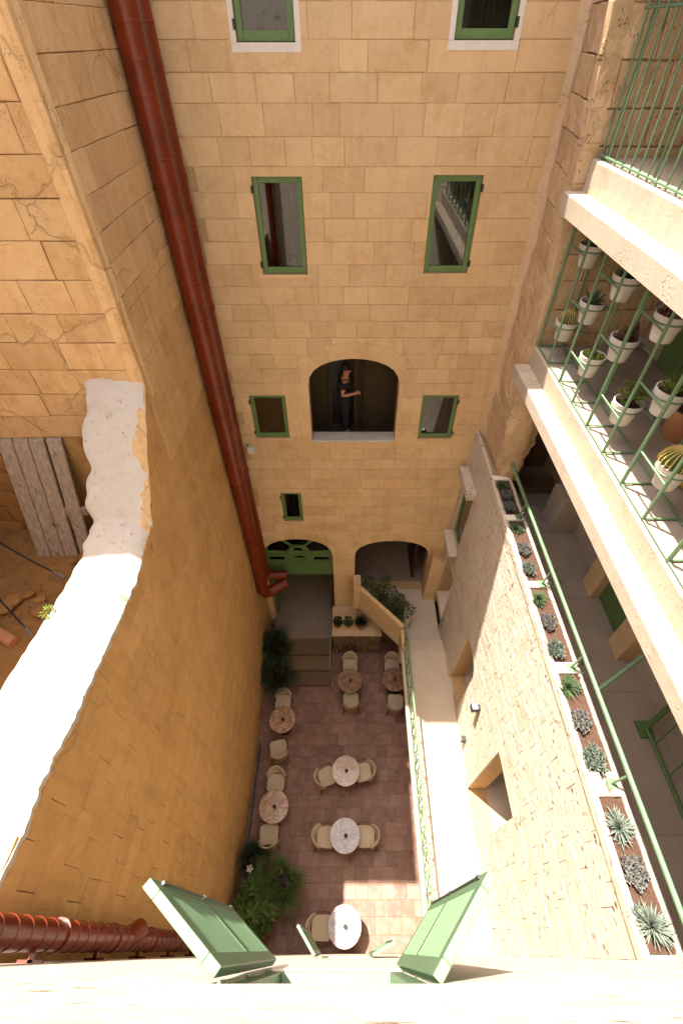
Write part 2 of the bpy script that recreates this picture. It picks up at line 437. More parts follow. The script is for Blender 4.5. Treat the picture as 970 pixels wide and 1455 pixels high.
# terracotta floor tiles, 0.33 m, laid in rows with small offsets
tr_ = random.Random(3); tiles = []; ts = .322
ny = int(7.9/ts)+1
for j in range(ny):
    y0 = -.08 + j*ts; off = tr_.choice((0, 0, .16))
    x = XL - off
    while x < 2.2:
        a, b = max(x, XL), x+ts; x += ts
        if b-a > .05: tiles.append((a, b, y0, y0+ts))
tiles.sort(key=lambda q: (q[0] > 1.75) or (q[2] > 6.9 and q[0] < .9))
rest = MB()
for k, (a, b, c, d) in enumerate(tiles):
    mb = MB() if k < 300 else rest
    z = tr_.uniform(-.0015, .0015); g = .004; e = .005; i_ = lambda: tr_.uniform(-.0015, .0015)
    a, b, c, d = a+g+i_(), b-g+i_(), c+g+i_(), d-g+i_()
    mb.add([(a,c,-.02),(b,c,-.02),(b,d,-.02),(a,d,-.02),(a,c,z-.003),(b,c,z-.003),(b,d,z-.003),(a,d,z-.003),
            (a+e,c+e,z),(b-e,c+e,z),(b-e,d-e,z),(a+e,d-e,z)],
           [(0,1,5,4),(1,2,6,5),(2,3,7,6),(3,0,4,7),(4,5,9,8),(5,6,10,9),(6,7,11,10),(7,4,8,11),(8,9,10,11)])
    if k < 300: O('tile', mb, M['tile'], court, fix=False)
O('floor_tiles', rest, M['tile'], court, fix=False, kind='stuff')

# ------------------------------------------------------------------ rear building
rear = EM('rear_building', (0, D, 0), 'tall shaded limestone facade with green casement windows and three arched openings', 'building')
fb = lambda p, d: (p[0], D-d, p[1])
WINS = [(-1.455, -.70, 14.72, 16.1), (1.356, 2.121, 14.74, 16.12), (-1.495, -.725, 11.89, 13.29), (1.285, 2.043, 11.91, 13.31),
        (-2.132, -1.368, 8.36, 9.48), (1.568, 2.335, 8.34, 9.485), (-1.775, -1.25, 5.53, 6.605)]
ops = [rect(*q) for q in WINS]
AW = arch(-.85, 1.04, 8.275, 9.70, 10.32); DOOR = arch(-2.56, -.50, .6, 3.95, 4.78); RARCH = arch(.17, 2.36, 2.25, 3.98, 4.70)
ops += [AW, DOOR, RARCH]
wallp = core('wall', rear, rect(-2.76, 3.3, 0, 20.6), ops, fb, -.32, -.010, M['mortar_b'])
courses(wallp, -2.76, 3.22, 0, 20.6, fb, M['back'], 11, (.305, .365), (.36, .80), [grow(o, .004) for o in ops], .0025, .003, .0055, chm=.006,
        keep=lambda a, b, c, d: not (b < -2.3 and d > 3.4), prio=lambda u, z: 0 if 5.0 < z < 15.4 else abs(z-9))
# voussoirs over the arches are picked out as slightly proud stones
def voussoirs(x0, x1, zs, za, n, hgt=.36, d=.006):
    cx, a, b = (x0+x1)/2, (x1-x0)/2+.01, za-zs
    def e(t, g): return (cx+(a+g)*math.cos(t), zs+(b+g)*math.sin(t)**.8)
    for k in range(n):
        t0 = math.pi*(.14+.72*k/n)+.006; t1 = math.pi*(.14+.72*(k+1)/n)-.006; tm = (t0+t1)/2
        poly = [e(t1, .004), e(tm, .004), e(t0, .004), e(t0, hgt), e(tm, hgt*1.02), e(t1, hgt)]
        O('voussoir', MB().prism(poly, fb, -.02, d + rnd.uniform(-.002, .002)), M['back'], wallp)
voussoirs(-.85, 1.04, 9.70, 10.32, 7, .33); voussoirs(.17, 2.36, 3.98, 4.70, 8, .3); voussoirs(-2.56, -.5, 3.95, 4.78, 8, .3)
# rooms behind the openings
def room(x0, x1, y0, y1, z0, z1, mat, parent, name='room', floor=None):
    t = .06
    mb = MB().box(x0-t, x0, y0, y1, z0-t, z1+t).box(x1, x1+t, y0, y1, z0-t, z1+t).box(x0-t, x1+t, y1, y1+t, z0-t, z1+t)
    mb.box(x0, x1, y0, y1, z1, z1+t)
    if not floor: mb.box(x0, x1, y0, y1, z0-t, z0)
    O(name, mb, mat, parent)
    if floor: O('room_floor', MB().box(x0, x1, y0, y1, z0-t, z0), floor, parent)
for (a, b, c, d) in WINS:
    wd = .085; f0 = -.055
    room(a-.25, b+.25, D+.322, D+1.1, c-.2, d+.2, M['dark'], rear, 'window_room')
    mb = MB()
    for p in (rect(a+.006, a+wd, c+.006, d-.006), rect(b-wd, b-.006, c+.006, d-.006), rect(a+wd, b-wd, c+.006, c+wd+.02), rect(a+wd, b-wd, d-wd, d-.006)):
        mb.prism(p, fb, f0-.05, f0+.004)
    wn = O('window', mb, M['green_shade'], rear, bevel=.006)
    O('pane', MB().prism(rect(a+wd-.005, b-wd+.005, c+wd, d-wd+.005), fb, f0-.034, f0-.028), M['glass'], wn)
    s = 1 if a > 0 else -1
    hx = b-.004 if a > 0 else a+.004
    for zz in (c+.16, d-.16): O('hinge', MB().prism(rect(min(hx, hx+s*.03), max(hx, hx+s*.03), zz-.05, zz+.05), fb, f0-.01, .012), M['black'], wn)
    # curtain drawn to one side behind the glass
    mb = MB(); cw = (b-a-.2)*.62; x0 = a+.1 + (b-a-.2-cw)*(1 if a > 0 else .6)
    nn = 16; vs = []
    for k in range(nn+1):
        vs += [(x0+cw*k/nn, D+.22+.03*math.sin(k*1.9), c+.0), (x0+cw*k/nn, D+.22+.03*math.sin(k*1.9), d)]
    mb.add(vs, [(2*k, 2*k+2, 2*k+3, 2*k+1) for k in range(nn)])
    O('curtain', mb, M['curtain'], rear, smooth='all', fix=False)
    # plaster margin round the opening
    e = .075; mb = MB()
    low = e if c > 14 else .035
    for p in (rect(a-e, b+e, c-low-.02, c-.003),) + ((rect(a-e, a-.003, c-.003, d+.0), rect(b+.003, b+e, c-.003, d+.0)) if c > 14 else ()):
        mb.prism(p, fb, -.02, .008)
    O('window_margin', mb, M['white'] if c > 14 else M['back'], rear, bevel=.004)
# gallery behind the arched window
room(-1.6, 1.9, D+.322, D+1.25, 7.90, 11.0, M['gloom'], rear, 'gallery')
O('sill', MB().box(-.87, 1.06, D-.03, D+.33, 8.255, 8.31), M['cement'], rear, bevel=.015)
yb = D+1.245
gd = MB()
for x in (-.50, .33): gd.box(x, x+.09, yb-.05, yb, 7.9, 10.3)
gd.box(-.50, .42, yb-.05, yb, 10.22, 10.31)
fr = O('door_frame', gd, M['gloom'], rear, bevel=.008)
O('dark_doorway_sheet', MB().box(-.41, .33, yb-.012, yb+.01, 7.9, 10.22), M['black'], fr)  # black sheet, the darkness beyond the open door put in as colour
lf = MB()
A = Vector((.33, yb-.04, 0)); ang = R(232); dv = Vector((math.cos(ang), math.sin(ang), 0)); pv = Vector((-dv.y, dv.x, 0))
def leafbox(mb, u0, u1, z0, z1, t0, t1):
    ps = [A+dv*u0+pv*t0, A+dv*u1+pv*t0, A+dv*u1+pv*t1, A+dv*u0+pv*t1]
    mb.add([(p.x,p.y,z0) for p in ps]+[(p.x,p.y,z1) for p in ps], [(3,2,1,0),(4,5,6,7),(0,1,5,4),(1,2,6,5),(2,3,7,6),(3,0,4,7)])
leafbox(lf, 0, .36, 7.92, 10.2, 0, .04)
for z0, z1 in ((8.05, 8.7), (8.85, 9.9)): leafbox(lf, .06, .30, z0, z1, .038, .052)
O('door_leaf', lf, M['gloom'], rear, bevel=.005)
# entrance: fan-light panel, open leaf, passage behind
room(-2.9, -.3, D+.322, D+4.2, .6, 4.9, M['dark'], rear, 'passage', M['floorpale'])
O('door_step', MB().box(-2.55, -.51, D-.012, D+.324, .56, .603), M['floorpale'], rear)
def fd(d): return lambda p, e: (p[0], D+d-e, p[1])
fan = MB(); fy = .16; q = fd(fy)
AR = arch(-2.55, -.51, 2.85, 3.95, 4.775)
hole = lambda p, h: [g for r_ in p for g in subtract(r_, h)]
pcs = [AR]
def fring(cx, cz, r0, r1, t0, t1, n=6):
    return [(cx+r1*math.cos(t0+(t1-t0)*k/n), cz+r1*math.sin(t0+(t1-t0)*k/n)*.8) for k in range(n+1)]
cxd = -1.53; zz = 3.98
# five glazed openings of the fan, three slots below
def wedge(t0, t1, r0, n=5):
    a, b = 1.02-.10, .83-.10
    o_ = [(cxd+a*math.cos(t0+(t1-t0)*k/n), zz+b*math.sin(t0+(t1-t0)*k/n)**.8) for k in range(n+1)]
    i_ = [(cxd+r0*math.cos(t1), zz+r0*math.sin(t1)), (cxd+r0*math.cos(t0), zz+r0*math.sin(t0))]
    return o_ + i_
panes = [wedge(R(3), R(52), .36), wedge(R(60), R(120), .36), wedge(R(128), R(177), .36)]
panes += [[(cxd-.17, zz+.05), (cxd+.17, zz+.05), (cxd+.11, zz+.2), (cxd, zz+.24), (cxd-.11, zz+.2)]]
panes += [rect(-2.46, -1.98, 3.58, 3.76), rect(-1.72, -1.34, 3.58, 3.80), rect(-1.08, -.62, 3.58, 3.76)]
for h in panes: pcs = hole(pcs, h)
for p in pcs: fan.prism(p, q, -.05, 0)
fo = O('fanlight_panel', fan, M['green_shade'], rear, fix=False)
ribm = MB(); pts = [(cxd+.30*math.cos(R(t)), D+fy-.02, zz+.30*math.sin(R(t))) for t in range(0, 361, 24)]
ribm.tube(pts, .035, 6); ribm.box(-2.5, -.56, D+fy-.03, D+fy-.001, 3.84, 3.92).box(-2.5, -.56, D+fy-.03, D+fy-.001, 3.44, 3.52)
O('fan_ribs', ribm, M['green_shade'], fo)
for h in panes: O('pane', MB().prism(h, q, -.04, -.034), M['glass'], fo)
for x0, x1 in ((-2.53, -2.47), ):
    O('door_leaf', MB().box(x0, x1, D+.1, D+1.05, .62, 2.84).box(x1-.002, x1+.012, D+.2, D+.95, .8, 1.6).box(x1-.002, x1+.012, D+.2, D+.95, 1.75, 2.7), M['green_shade'], rear, bevel=.006)
O('door_leaf', MB().box(-.62, -.56, D+.28, D+1.2, .62, 2.84), M['wood'], rear, bevel=.006)
# loggia behind the right-hand arch
room(-.1, 2.9, D+.322, D+2.6, 2.25, 4.75, M['dim'], rear, 'loggia', M['floorpale'])
O('red_curtain', MB().box(2.05, 2.12, D+.45, D+1.6, 2.26, 4.6), M['curtain'], rear)
pl = MB().prism([(2.34, 2.26), (2.92, 2.26), (2.80, 4.05), (2.40, 4.45)], lambda p, d: (p[0], 8.12+d, p[1]), 0, .385)
O('pilaster', pl, M['back'], rear, bevel=.02)
O('plinth', MB().box(2.31, 2.95, 8.09, 8.118, 2.26, 2.32), M['back'], rear, bevel=.006)

# ------------------------------------------------------------------ left tall block and boundary wall
side = EM('side_building', (XL-3, 7, 0), 'tall golden limestone block with a weathered corner rising beside the red ducts', 'building')
YC = 5.48
O('wall', MB().box(-10, XL-.032, YC+.045, D+.32, 0, 17.15), M['mortar_l'], side)
wl = side.children[0]
fl = lambda p, d: (XL+d + .012*math.sin(p[0]*2.1+p[1]*.7), p[0], p[1])
courses(wl, YC, D, 0, 10.2, fl, M['left'], 22, (.28, .34), (.42, .70), (), .0015, .0015, .0035, nx=2, nz=1, chm=.004, limit=130, prio=lambda u, z: -z, depth=.05)
M['mid'] = stone('mellow_limestone', (.60, .39, .185), (.535, .325, .13), (.39, .20, .072), .5, 10, .55, .4, crack=.1, cscale=.7, tone=.08)
courses(wl, YC, D, 10.2, 12.6, fl, M['mid'], 24, (.29, .35), (.42, .72), (), .0025, .003, .006, nx=2, nz=1, chm=.006, depth=.05)
courses(wl, YC, D, 12.6, 17.15, fl, M['side'], 23, (.30, .37), (.42, .75), (), .003, .004, .007, nx=2, nz=1, chm=.007, limit=110, prio=lambda u, z: z, depth=.05)
fs = lambda p, d: (p[0], YC-d + .02*noise.noise(Vector((p[0]*.8, 3.3, p[1]*.8))), p[1])
courses(wl, -7.6, XL+.01, 10.66, 17.15, fs, M['side'], 29, (.34, .40), (.45, .85), (), .006, .008, .008, nx=3, nz=2, prio=lambda u, z: -u+abs(z-12.5), depth=.07)
courses(wl, -7.6, -5.35, 8.5, 10.66, fs, M['yard'], 31, (.34, .40), (.45, .85), (), .012, .02, .014, nx=3, nz=2, depth=.07)
courses(wl, -4.05, -3.56, 8.5, 10.66, fs, M['yard'], 33, (.34, .40), (.25, .5), (), .012, .02, .014, nx=2, nz=2, depth=.07)
# weathered arris stones at the corner
mb = MB(); r5 = random.Random(5)
pts = []; nz_ = 46; na = 6
for k in range(nz_):
    z = 11.3+5.8*k/(nz_-1)
    for a_ in range(na):
        t = R(90)*a_/(na-1); e = .055+.03*noise.noise(Vector((1.3, a_*.5, z*1.7)))+.02*noise.noise(Vector((7, a_*.9, z*6)))
        pts.append((XL-.16+ (.165+e*.35)*math.cos(t), YC+.16-(.165+e*.35)*math.sin(t), z))
mb.add(pts, [(k*na+a_, k*na+a_+1, (k+1)*na+a_+1, (k+1)*na+a_) for k in range(nz_-1) for a_ in range(na-1)])
O('worn_corner', mb, M['side'], wl, fix=False, smooth='all')
# old plank door propped in the doorway
pd = EM('plank_door', (-4.75, 5.1, 8.5), 'weathered grey plank door leaning in the neighbouring yard below the golden wall', 'door')
mbk = None
for k in range(4):
    x0 = -5.22 + k*.235 + (.0 if k < 3 else .03); xs = -.13
    t = [(x0, 5.44, 10.64), (x0+.22, 5.44, 10.64), (x0+.22, 5.50, 10.66), (x0, 5.50, 10.66)]
    b_ = [(x0+xs, 4.86, 8.5), (x0+.22+xs, 4.86, 8.5), (x0+.22+xs, 4.92, 8.5), (x0+xs, 4.92, 8.5)]
    O('plank', MB().add(b_+t, [(3,2,1,0),(4,5,6,7),(0,1,5,4),(1,2,6,5),(2,3,7,6),(3,0,4,7)]), M['oldwood'], pd, bevel=.012)
O('crosspiece', MB().box(-5.3, -4.25, 5.13, 5.19, 9.35, 9.5), M['oldwood'], pd)

def crest(y):
    ks = [(-.2, 10.33), (.45, 10.33), (3.43, 10.02), (4.28, 10.17), (4.94, 10.98), (5.55, 11.72)]
    for (a, za), (b, zb) in zip(ks, ks[1:]):
        if y <= b: return za+(zb-za)*max(0, (y-a)/(b-a))
    return ks[-1][1]
bw = EM('boundary_wall', (XL-.4, 2.5, 0), 'thick ochre boundary wall with a rough cement coping along the court', 'wall')
pr = [(-.1, 0), (5.49, 0)] + [(y, crest(y)-.12) for y in (5.49, 4.94, 4.28, 3.43, .45, -.1)]
bc = O('wall', MB().prism(pr, lambda p, d: (d, p[0], p[1]), -3.53, XL-.032), M['mortar_l'], bw)
def clipc(p):
    ym = (p[0][0]+p[1][0])/2
    for (a, b) in ((-.1, .45), (.45, 3.43), (3.43, 4.28), (4.28, 4.94), (4.94, 5.55)):
        if ym <= b: return clip(p, (b, crest(b)-.10), (a, crest(a)-.10), True)
    return p
courses(bc, -.1, 5.47, 0, 11.75, fl, M['left'], 41, (.28, .34), (.42, .70), (), .0015, .0015, .0035, nx=3, nz=2, chm=.004, clipf=clipc, prio=lambda u, z: -z, depth=.05)
# coping: lumpy cement with ragged edges
mb = MB(); NY, NX = 190, 22; vs = []
def nz3(a, b, c=0): return noise.noise(Vector((a, b, c)))
for j in range(NY+1):
    y = -.1 + 5.6*j/NY; zc = crest(y); u = max(0, min(1, (y-3.6)/.8))
    l = -3.56 + .05*nz3(0, y*1.7, 1) + .025*nz3(0, y*6, 2) + u*(.16*nz3(1, y*2.3, 7)+.08*nz3(1, y*6, 8) - .0)
    rr = XL+.02 + .03*nz3(5, y*2.1, 1) + .022*nz3(5, y*9, 2) + .012*nz3(6, y*22, 2) - u*(.02+.34*abs(nz3(9, y*1.7, 0))+.07*abs(nz3(9, y*7, 0)))
    for i in range(NX+1):
        t = i/NX; x = l+(rr-l)*t
        z = zc - .05*(abs(t-.45)*2)**5 + .05*nz3(x*1.6, y*1.6, 4) + .02*nz3(x*5, y*5, 4) + .008*nz3(x*15, y*15, 4)
        z -= .05*u*max(0, nz3(x*3, y*3, 9))
        if i in (0, NX): z -= .015
        vs.append((x, y, z))
n = NX+1
fs_ = [(j*n+i, j*n+i+1, (j+1)*n+i+1, (j+1)*n+i) for j in range(NY) for i in range(NX)]
b0 = len(vs)
for j in range(NY+1): vs.append((vs[j*n+NX][0]-.01, vs[j*n+NX][1], vs[j*n+NX][2]-.06-.08*abs(nz3(2, vs[j*n][1]*5))))
b1 = len(vs)
for j in range(NY+1): vs.append((vs[j*n][0]+.015, vs[j*n][1], vs[j*n][2]-.25))
fs_ += [(j*n+NX, b0+j, b0+j+1, (j+1)*n+NX) for j in range(NY)] + [(j*n, (j+1)*n, b1+j+1, b1+j) for j in range(NY)]
O('coping', mb.add(vs, fs_), M['cement'], bw, fix=False, smooth=True)
mb = MB(); vs = []
for j in range(121):
    y = 3.0+2.48*j/120
    for i in range(13):
        x = -3.45+.70*i/12+ (.012*nz3(3, y*7) if i == 12 else 0)
        vs.append((x, y, crest(y)-.05+.05*nz3(x*4, y*4, 11)+.03*nz3(x*11, y*11, 12) - (.05 if i == 12 else 0)))
mb.add(vs, [(j*13+i, j*13+i+1, (j+1)*13+i+1, (j+1)*13+i) for j in range(120) for i in range(12)])
O('rubble_head', mb, M['side'], bw, fix=False, smooth=True)
# far face of the wall over the neighbour's yard
O('yard_ground', MB().box(-14, -3.52, -6, YC+.3, 0, 8.5), M['yard'], kind='structure')
mb = MB(); vs = []; NYg, NXg = 60, 50
for j in range(NYg+1):
    for i in range(NXg+1):
        x, y = -7.8+4.3*i/NXg, .2+5.35*j/NYg
        z = 8.52 + .10*abs(nz3(x*1.3, y*1.3, 3)) + .09*abs(nz3(x*3.1, y*3.1, 5)) + .04*nz3(x*8, y*8, 6) + .35*max(0, (-4.9-x))*.25*max(0, nz3(x*.7, y*.7, 1)+.4)
        vs.append((x, y, z))
mb.add(vs, [(j*(NXg+1)+i, j*(NXg+1)+i+1, (j+1)*(NXg+1)+i+1, (j+1)*(NXg+1)+i) for j in range(NYg) for i in range(NXg)])
O('yard_rubble', mb, M['yard'], bpy.data.objects['yard_ground'], fix=False, smooth=True)
for k in range(26):
    r = random.Random(500+k); x, y = r.uniform(-6.6, -3.9), r.uniform(2.3, 5.0); sx = r.uniform(.06, .2); me_ = MB(); vv = []
    for i in range(5):
        for q in range(8):
            t = 2*math.pi*q/8; f_ = math.sin(math.pi*(i+.6)/5.2); rr = sx*f_*(1+.35*nz3(k, q*1.3, i*1.1))
            vv.append((x+rr*math.cos(t), y+rr*math.sin(t)*.8, 8.6+sx*.5*(i/4)*1.2))
    me_.add(vv, [(i*8+q, i*8+(q+1) % 8, (i+1)*8+(q+1) % 8, (i+1)*8+q) for i in range(4) for q in range(8)] + [tuple(32+q for q in range(8))])
    O('rock', me_, M['yard'], bpy.data.objects['yard_ground'], fix=False)
nw = EM('neighbour_wall', (-6.6, 2, 8.5), 'rough ochre side wall of the neighbouring yard beside the plank door, raised out of view for shade', 'wall')
nwc = O('wall', MB().box(-7.2, -6.34, -4, YC+.02, 8.4, 15.6), M['mortar_l'], nw)  # upper part is unseen, its height added to keep the sun off the yard
courses(nwc, .5, YC, 8.45, 12.5, lambda p, d: (-6.30+d+.03*nz3(p[0]*1.3, p[1]*1.3, 2), p[0], p[1]), M['yard'], 35, (.3, .4), (.35, .7), (), .015, .02, .012, nx=3, nz=2, depth=.09)
pp = EM('yard_pipe', (-5.9, 4.1, 8.5), 'short ochre clay pipe lying in the neighbouring yard', 'pipe')
O('barrel', MB().tube([(-6.4, 4.15, 8.72), (-5.75, 3.75, 8.66), (-5.1, 3.35, 8.62), (-4.9, 3.25, 8.61)], .075, 10), M['terracotta'], pp, smooth=True)
O('collar', MB().tube([(-5.13, 3.37, 8.62), (-4.9, 3.25, 8.61)], .095, 10), M['terracotta'], pp, smooth=True)
for k, (a, b, lab) in enumerate((((-6.3, 4.6, 9.1), (-4.2, 3.0, 9.0), 'thin black cable sagging over the clay pipe in the yard'), ((-6.2, 5.0, 9.4), (-3.7, 3.5, 9.9), 'thin grey wire tied to the boundary wall above the yard'))):
    a, b = Vector(a), Vector(b)
    O('cable', MB().tube([a.lerp(b, i/8)+Vector((0, 0, -.12*math.sin(math.pi*i/8))) for i in range(9)], .014, 6), M['black'], label=lab, cat='cable')

# ------------------------------------------------------------------ right-hand building: arcade wall, pier, loggias
rb = EM('balcony_building', (3.6, 4, 0), 'cream galleried building with stacked balconies over a rough stone arcade wall', 'building')
fr_ = lambda p, d: (xr(p[1]) - d + 0.0, p[0], p[1])
YN = -.08
rops = [rect(1.63, 2.66, 2.85, 5.55), arch(4.40, 5.30, 2.85, 4.75, 5.15), rect(7.05, 8.05, 2.25, 4.75), rect(7.45, 8.25, 5.45, 7.45)]
rw = core('wall', rb, rect(YN, D, 0, 8.45), rops, fr_, -.42, -.035, M['mortar_b'])
courses(rw, YN, D, 2.4, 8.58, fr_, M['right'], 53, (.27, .36), (.42, .85), [grow(o, .004) for o in rops], .004, .003, .005, nx=6, nz=3, depth=.06, chm=.002)
# window in the far end of the arcade wall
mb = MB()
fw = lambda p, d: (2.86-d, p[0], p[1])
for p in (rect(7.46, 7.54, 5.46, 7.44), rect(8.16, 8.24, 5.46, 7.44), rect(7.54, 8.16, 5.46, 5.55), rect(7.54, 8.16, 7.35, 7.44)): mb.prism(p, fw, -.06, 0)
wn = O('window', mb, M['green_shade'], rb, bevel=.006)
O('pane', MB().prism(rect(7.53, 8.17, 5.54, 7.36), fw, -.04, -.03), M['glass'], wn)
O('sill', MB().box(2.58, 3.0, 7.40, 8.30, 5.34, 5.44), M['right'], rb, bevel=.02)
O('lintel', MB().box(2.64, 3.0, 7.36, 8.34, 7.46, 7.66), M['right'], rb, bevel=.02)
# planter on top of the wall
px0, px1, zp = 2.85, 3.27, 8.6
ribs = [(6.82, 6.95), (5.72, 5.86), (4.24, 4.36), (2.80, 2.96), (1.30, 1.56), (-.08, -.02)]
pm = O('planter_trough', MB().box(px0, px1, YN, 6.95, 8.452, 8.50), M['right'], rb)
def rim(x0, x1, y0, y1, z1, name, seed, mat):
    mb = MB(); ny_ = max(2, int((y1-y0)/.12)); vs = []
    for j in range(ny_+1):
        y = y0+(y1-y0)*j/ny_
        dx = .012*noise.noise(Vector((seed, y*3, 0))); dz = .01*noise.noise(Vector((seed, y*4, 5)))
        vs += [(x0+dx, y, 8.49), (x0+dx, y, z1+dz-.012), (x0+.015+dx, y, z1+dz), (x1-.015+dx, y, z1+dz), (x1+dx*.6, y, z1+dz-.012), (x1+dx*.6, y, 8.49)]
    mb.add(vs, [(j*6+i, j*6+i+1, j*6+i+7, j*6+i+6) for j in range(ny_) for i in range(5)] + [(0,1,2,3,4,5), tuple(ny_*6+i for i in (5,4,3,2,1,0))])
    O(name, mb, mat, pm)
rim(px0, px0+.055, YN, 6.95, zp, 'rim', 1, M['right']); rim(px1-.06, px1, YN, 6.95, zp, 'rim', 2, M['right'])
for k, (a, b) in enumerate(ribs[:-1]):
    if k == 4:
        O('divider', MB().box(px0+.045, px0+.18, a, b, 8.49, zp+.004), M['facade'], pm, bevel=.01)
        O('divider', MB().box(px1-.16, px1-.05, a, b, 8.49, zp+.004), M['facade'], pm, bevel=.01)
    else: O('divider', MB().box(px0+.045, px1-.05, a, b, 8.49, zp+.003), M['facade'], pm, bevel=.01)
def soil_patch(x0, x1, y0, y1, z, parent, seed=0, nx_=5, step=.07):
    ny_ = max(2, int((y1-y0)/step)); vs = []
    for j in range(ny_+1):
        for i in range(nx_+1):
            x, y = x0+(x1-x0)*i/nx_, y0+(y1-y0)*j/ny_
            vs.append((x, y, z+.02*noise.noise(Vector((x*9+seed, y*9, 0)))+.008*noise.noise(Vector((x*30, y*30, seed)))))
    m_ = nx_+1
    O('soil', MB().add(vs, [(j*m_+i, j*m_+i+1, (j+1)*m_+i+1, (j+1)*m_+i) for j in range(ny_) for i in range(nx_)]), M['soil'], parent, fix=False, smooth='all')
for (a, b), (c, d) in zip(ribs, ribs[1:]): soil_patch(px0+.04, px1-.05, d-.01, a+.01, 8.56, pm, a)
# corridor floor, inner wall, upper floors
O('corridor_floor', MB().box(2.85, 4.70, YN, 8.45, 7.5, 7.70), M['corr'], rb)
O('corridor_skirt', MB().box(px1-.03, px1+.012, YN, 6.9, 7.70, 8.52), M['right'], rb)
for y in (1.05, 2.9, 4.62, 6.2): O('floor_joint', MB().box(3.3, 4.6, y, y+.012, 7.698, 7.7025), M['mortar'], rb)
O('inner_wall', MB().box(4.62, 5.2, YN, D+.3, 0, 17.2), M['cream'], rb)
O('lower_floor', MB().box(2.72, 4.7, YN, 8.5, 2.6, 2.846), M['terr'], rb)
for (a, b) in ((4.62, 5.0), (3.42, 3.78)):
    O('jamb', MB().box(4.36, 4.625, a, b, 7.7, 10.87), M['back'], rb, bevel=.012)
dr = O('corridor_door', MB().box(4.52, 4.60, 3.78, 4.62, 7.72, 10.3), M['green_shade'], rb, bevel=.01)
for k in range(3): O('panel', MB().box(4.50, 4.53, 3.90, 4.50, 7.9+.75*k, 8.5+.75*k), M['green_shade'], dr, bevel=.008)
O('corridor_end', MB().box(3.28, 4.64, 8.3, 8.45, 7.7, 10.9), M['dim'], rb)
O('end_door', MB().box(3.45, 4.25, 8.24, 8.31, 7.72, 9.9), M['wood'], rb, bevel=.008)
O('end_step', MB().box(3.3, 4.6, 7.35, 7.75, 7.70, 7.86), M['dim'], rb, bevel=.01)
O('end_block', MB().box(4.1, 4.62, 6.2, 6.72, 7.70, 8.6), M['cream'], rb, bevel=.02)
def slab(name, zl, zg, zt, xi=4.64, y1=6.9):
    pr_ = [(2.70, zl), (xi, zl), (xi, zt), (2.95, zt), (2.93, zt-.02), (2.93, zg), (2.715, zg), (2.70, zg-.015)]
    return O(name, MB().prism(pr_, lambda p, d: (p[0], d, p[1]), YN, y1), M['cream'], rb)
slab('balcony_slab', 10.87, 11.07, 11.38); slab('balcony_slab', 13.20, 13.43, 13.76); slab('balcony_slab', 15.57, 15.8, 16.1)
for zt in (11.38, 13.76):
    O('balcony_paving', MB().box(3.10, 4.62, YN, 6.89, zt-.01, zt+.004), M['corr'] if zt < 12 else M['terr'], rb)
gp = O('green_door', MB().box(4.54, 4.618, 3.9, 6.3, 11.4, 13.15), M['green_shade'], rb, bevel=.01)
for k in range(4): O('panel', MB().box(4.515, 4.545, 4.0+.58*k, 4.46+.58*k, 11.6, 13.0), M['green_shade'], gp, bevel=.008)
O('window_grey', MB().box(4.55, 4.618, 1.4, 3.2, 11.4, 13.1), M['black'], rb, bevel=.01)
# pier at the corner: leaning, eroded stones
def xf(z, y):
    ks = [(8.0, 3.02), (9.1, 3.07), (11.06, 2.94), (13.42, 2.80), (15.03, 2.69), (20, 2.6)]
    kb = [(8.0, 3.05), (11.8, 3.06), (15.1, 3.0), (20, 2.95)]
    def lp(k):
        if z <= k[0][0]: return k[0][1]
        for (a, va), (b, vb) in zip(k, k[1:]):
            if z <= b: return va+(vb-va)*(z-a)/(b-a)
        return k[-1][1]
    t = (y-6.9)/1.6; return lp(ks)*(1-t)+lp(kb)*t
def bite(y, z):
    v = noise.noise(Vector((y*1.9, 0, z*1.5)))
    return .03*v + .018*noise.noise(Vector((y*5, 2, z*5)))
fp = lambda p, d: (xf(p[1], p[0]) - d + bite(*p), p[0], p[1])
def piercore(z0, z1, xb, n):
    mb = MB(); vs = []
    for k in range(n+1):
        z = z0+(z1-z0)*k/n; vs += [(xf(z, 6.9)+.09, 6.99, z), (xf(z, 8.5)+.09, 8.49, z), (xb, 8.49, z), (xb, 6.99, z)]
    return mb.add(vs, [(k*4+i, k*4+(i+1) % 4, k*4+4+(i+1) % 4, k*4+4+i) for k in range(n) for i in range(4)] + [(0,1,2,3), tuple(n*4+i for i in (3,2,1,0))])
pier = O('pier', piercore(10.87, 20.3, 4.63, 12), M['pier'], rb)
O('pier_base', piercore(8.45, 10.865, 3.30, 4), M['pier'], rb)
courses(pier, 6.93, 8.49, 8.5, 20.3, fp, M['pier'], 61, (.34, .42), (.4, .75), (), .008, .012, .010, nx=4, nz=3, depth=.2, limit=140)
fpf = lambda p, d: (p[0] + (xf(p[1], 6.9)-2.8) + bite(p[0], p[1])*.4, 6.93-d+bite(p[0]+9, p[1])*.6, p[1])
courses(pier, 2.80, 3.12, 8.6, 10.87, fpf, M['pier'], 66, (.34, .42), (.3, .5), (), .012, .016, .010, nx=4, nz=3, depth=.16)
courses(pier, 2.80, 4.5, 10.87, 20.3, fpf, M['pier'], 67, (.34, .42), (.4, .7), (), .009, .012, .010, nx=4, nz=3, depth=.16, limit=110)
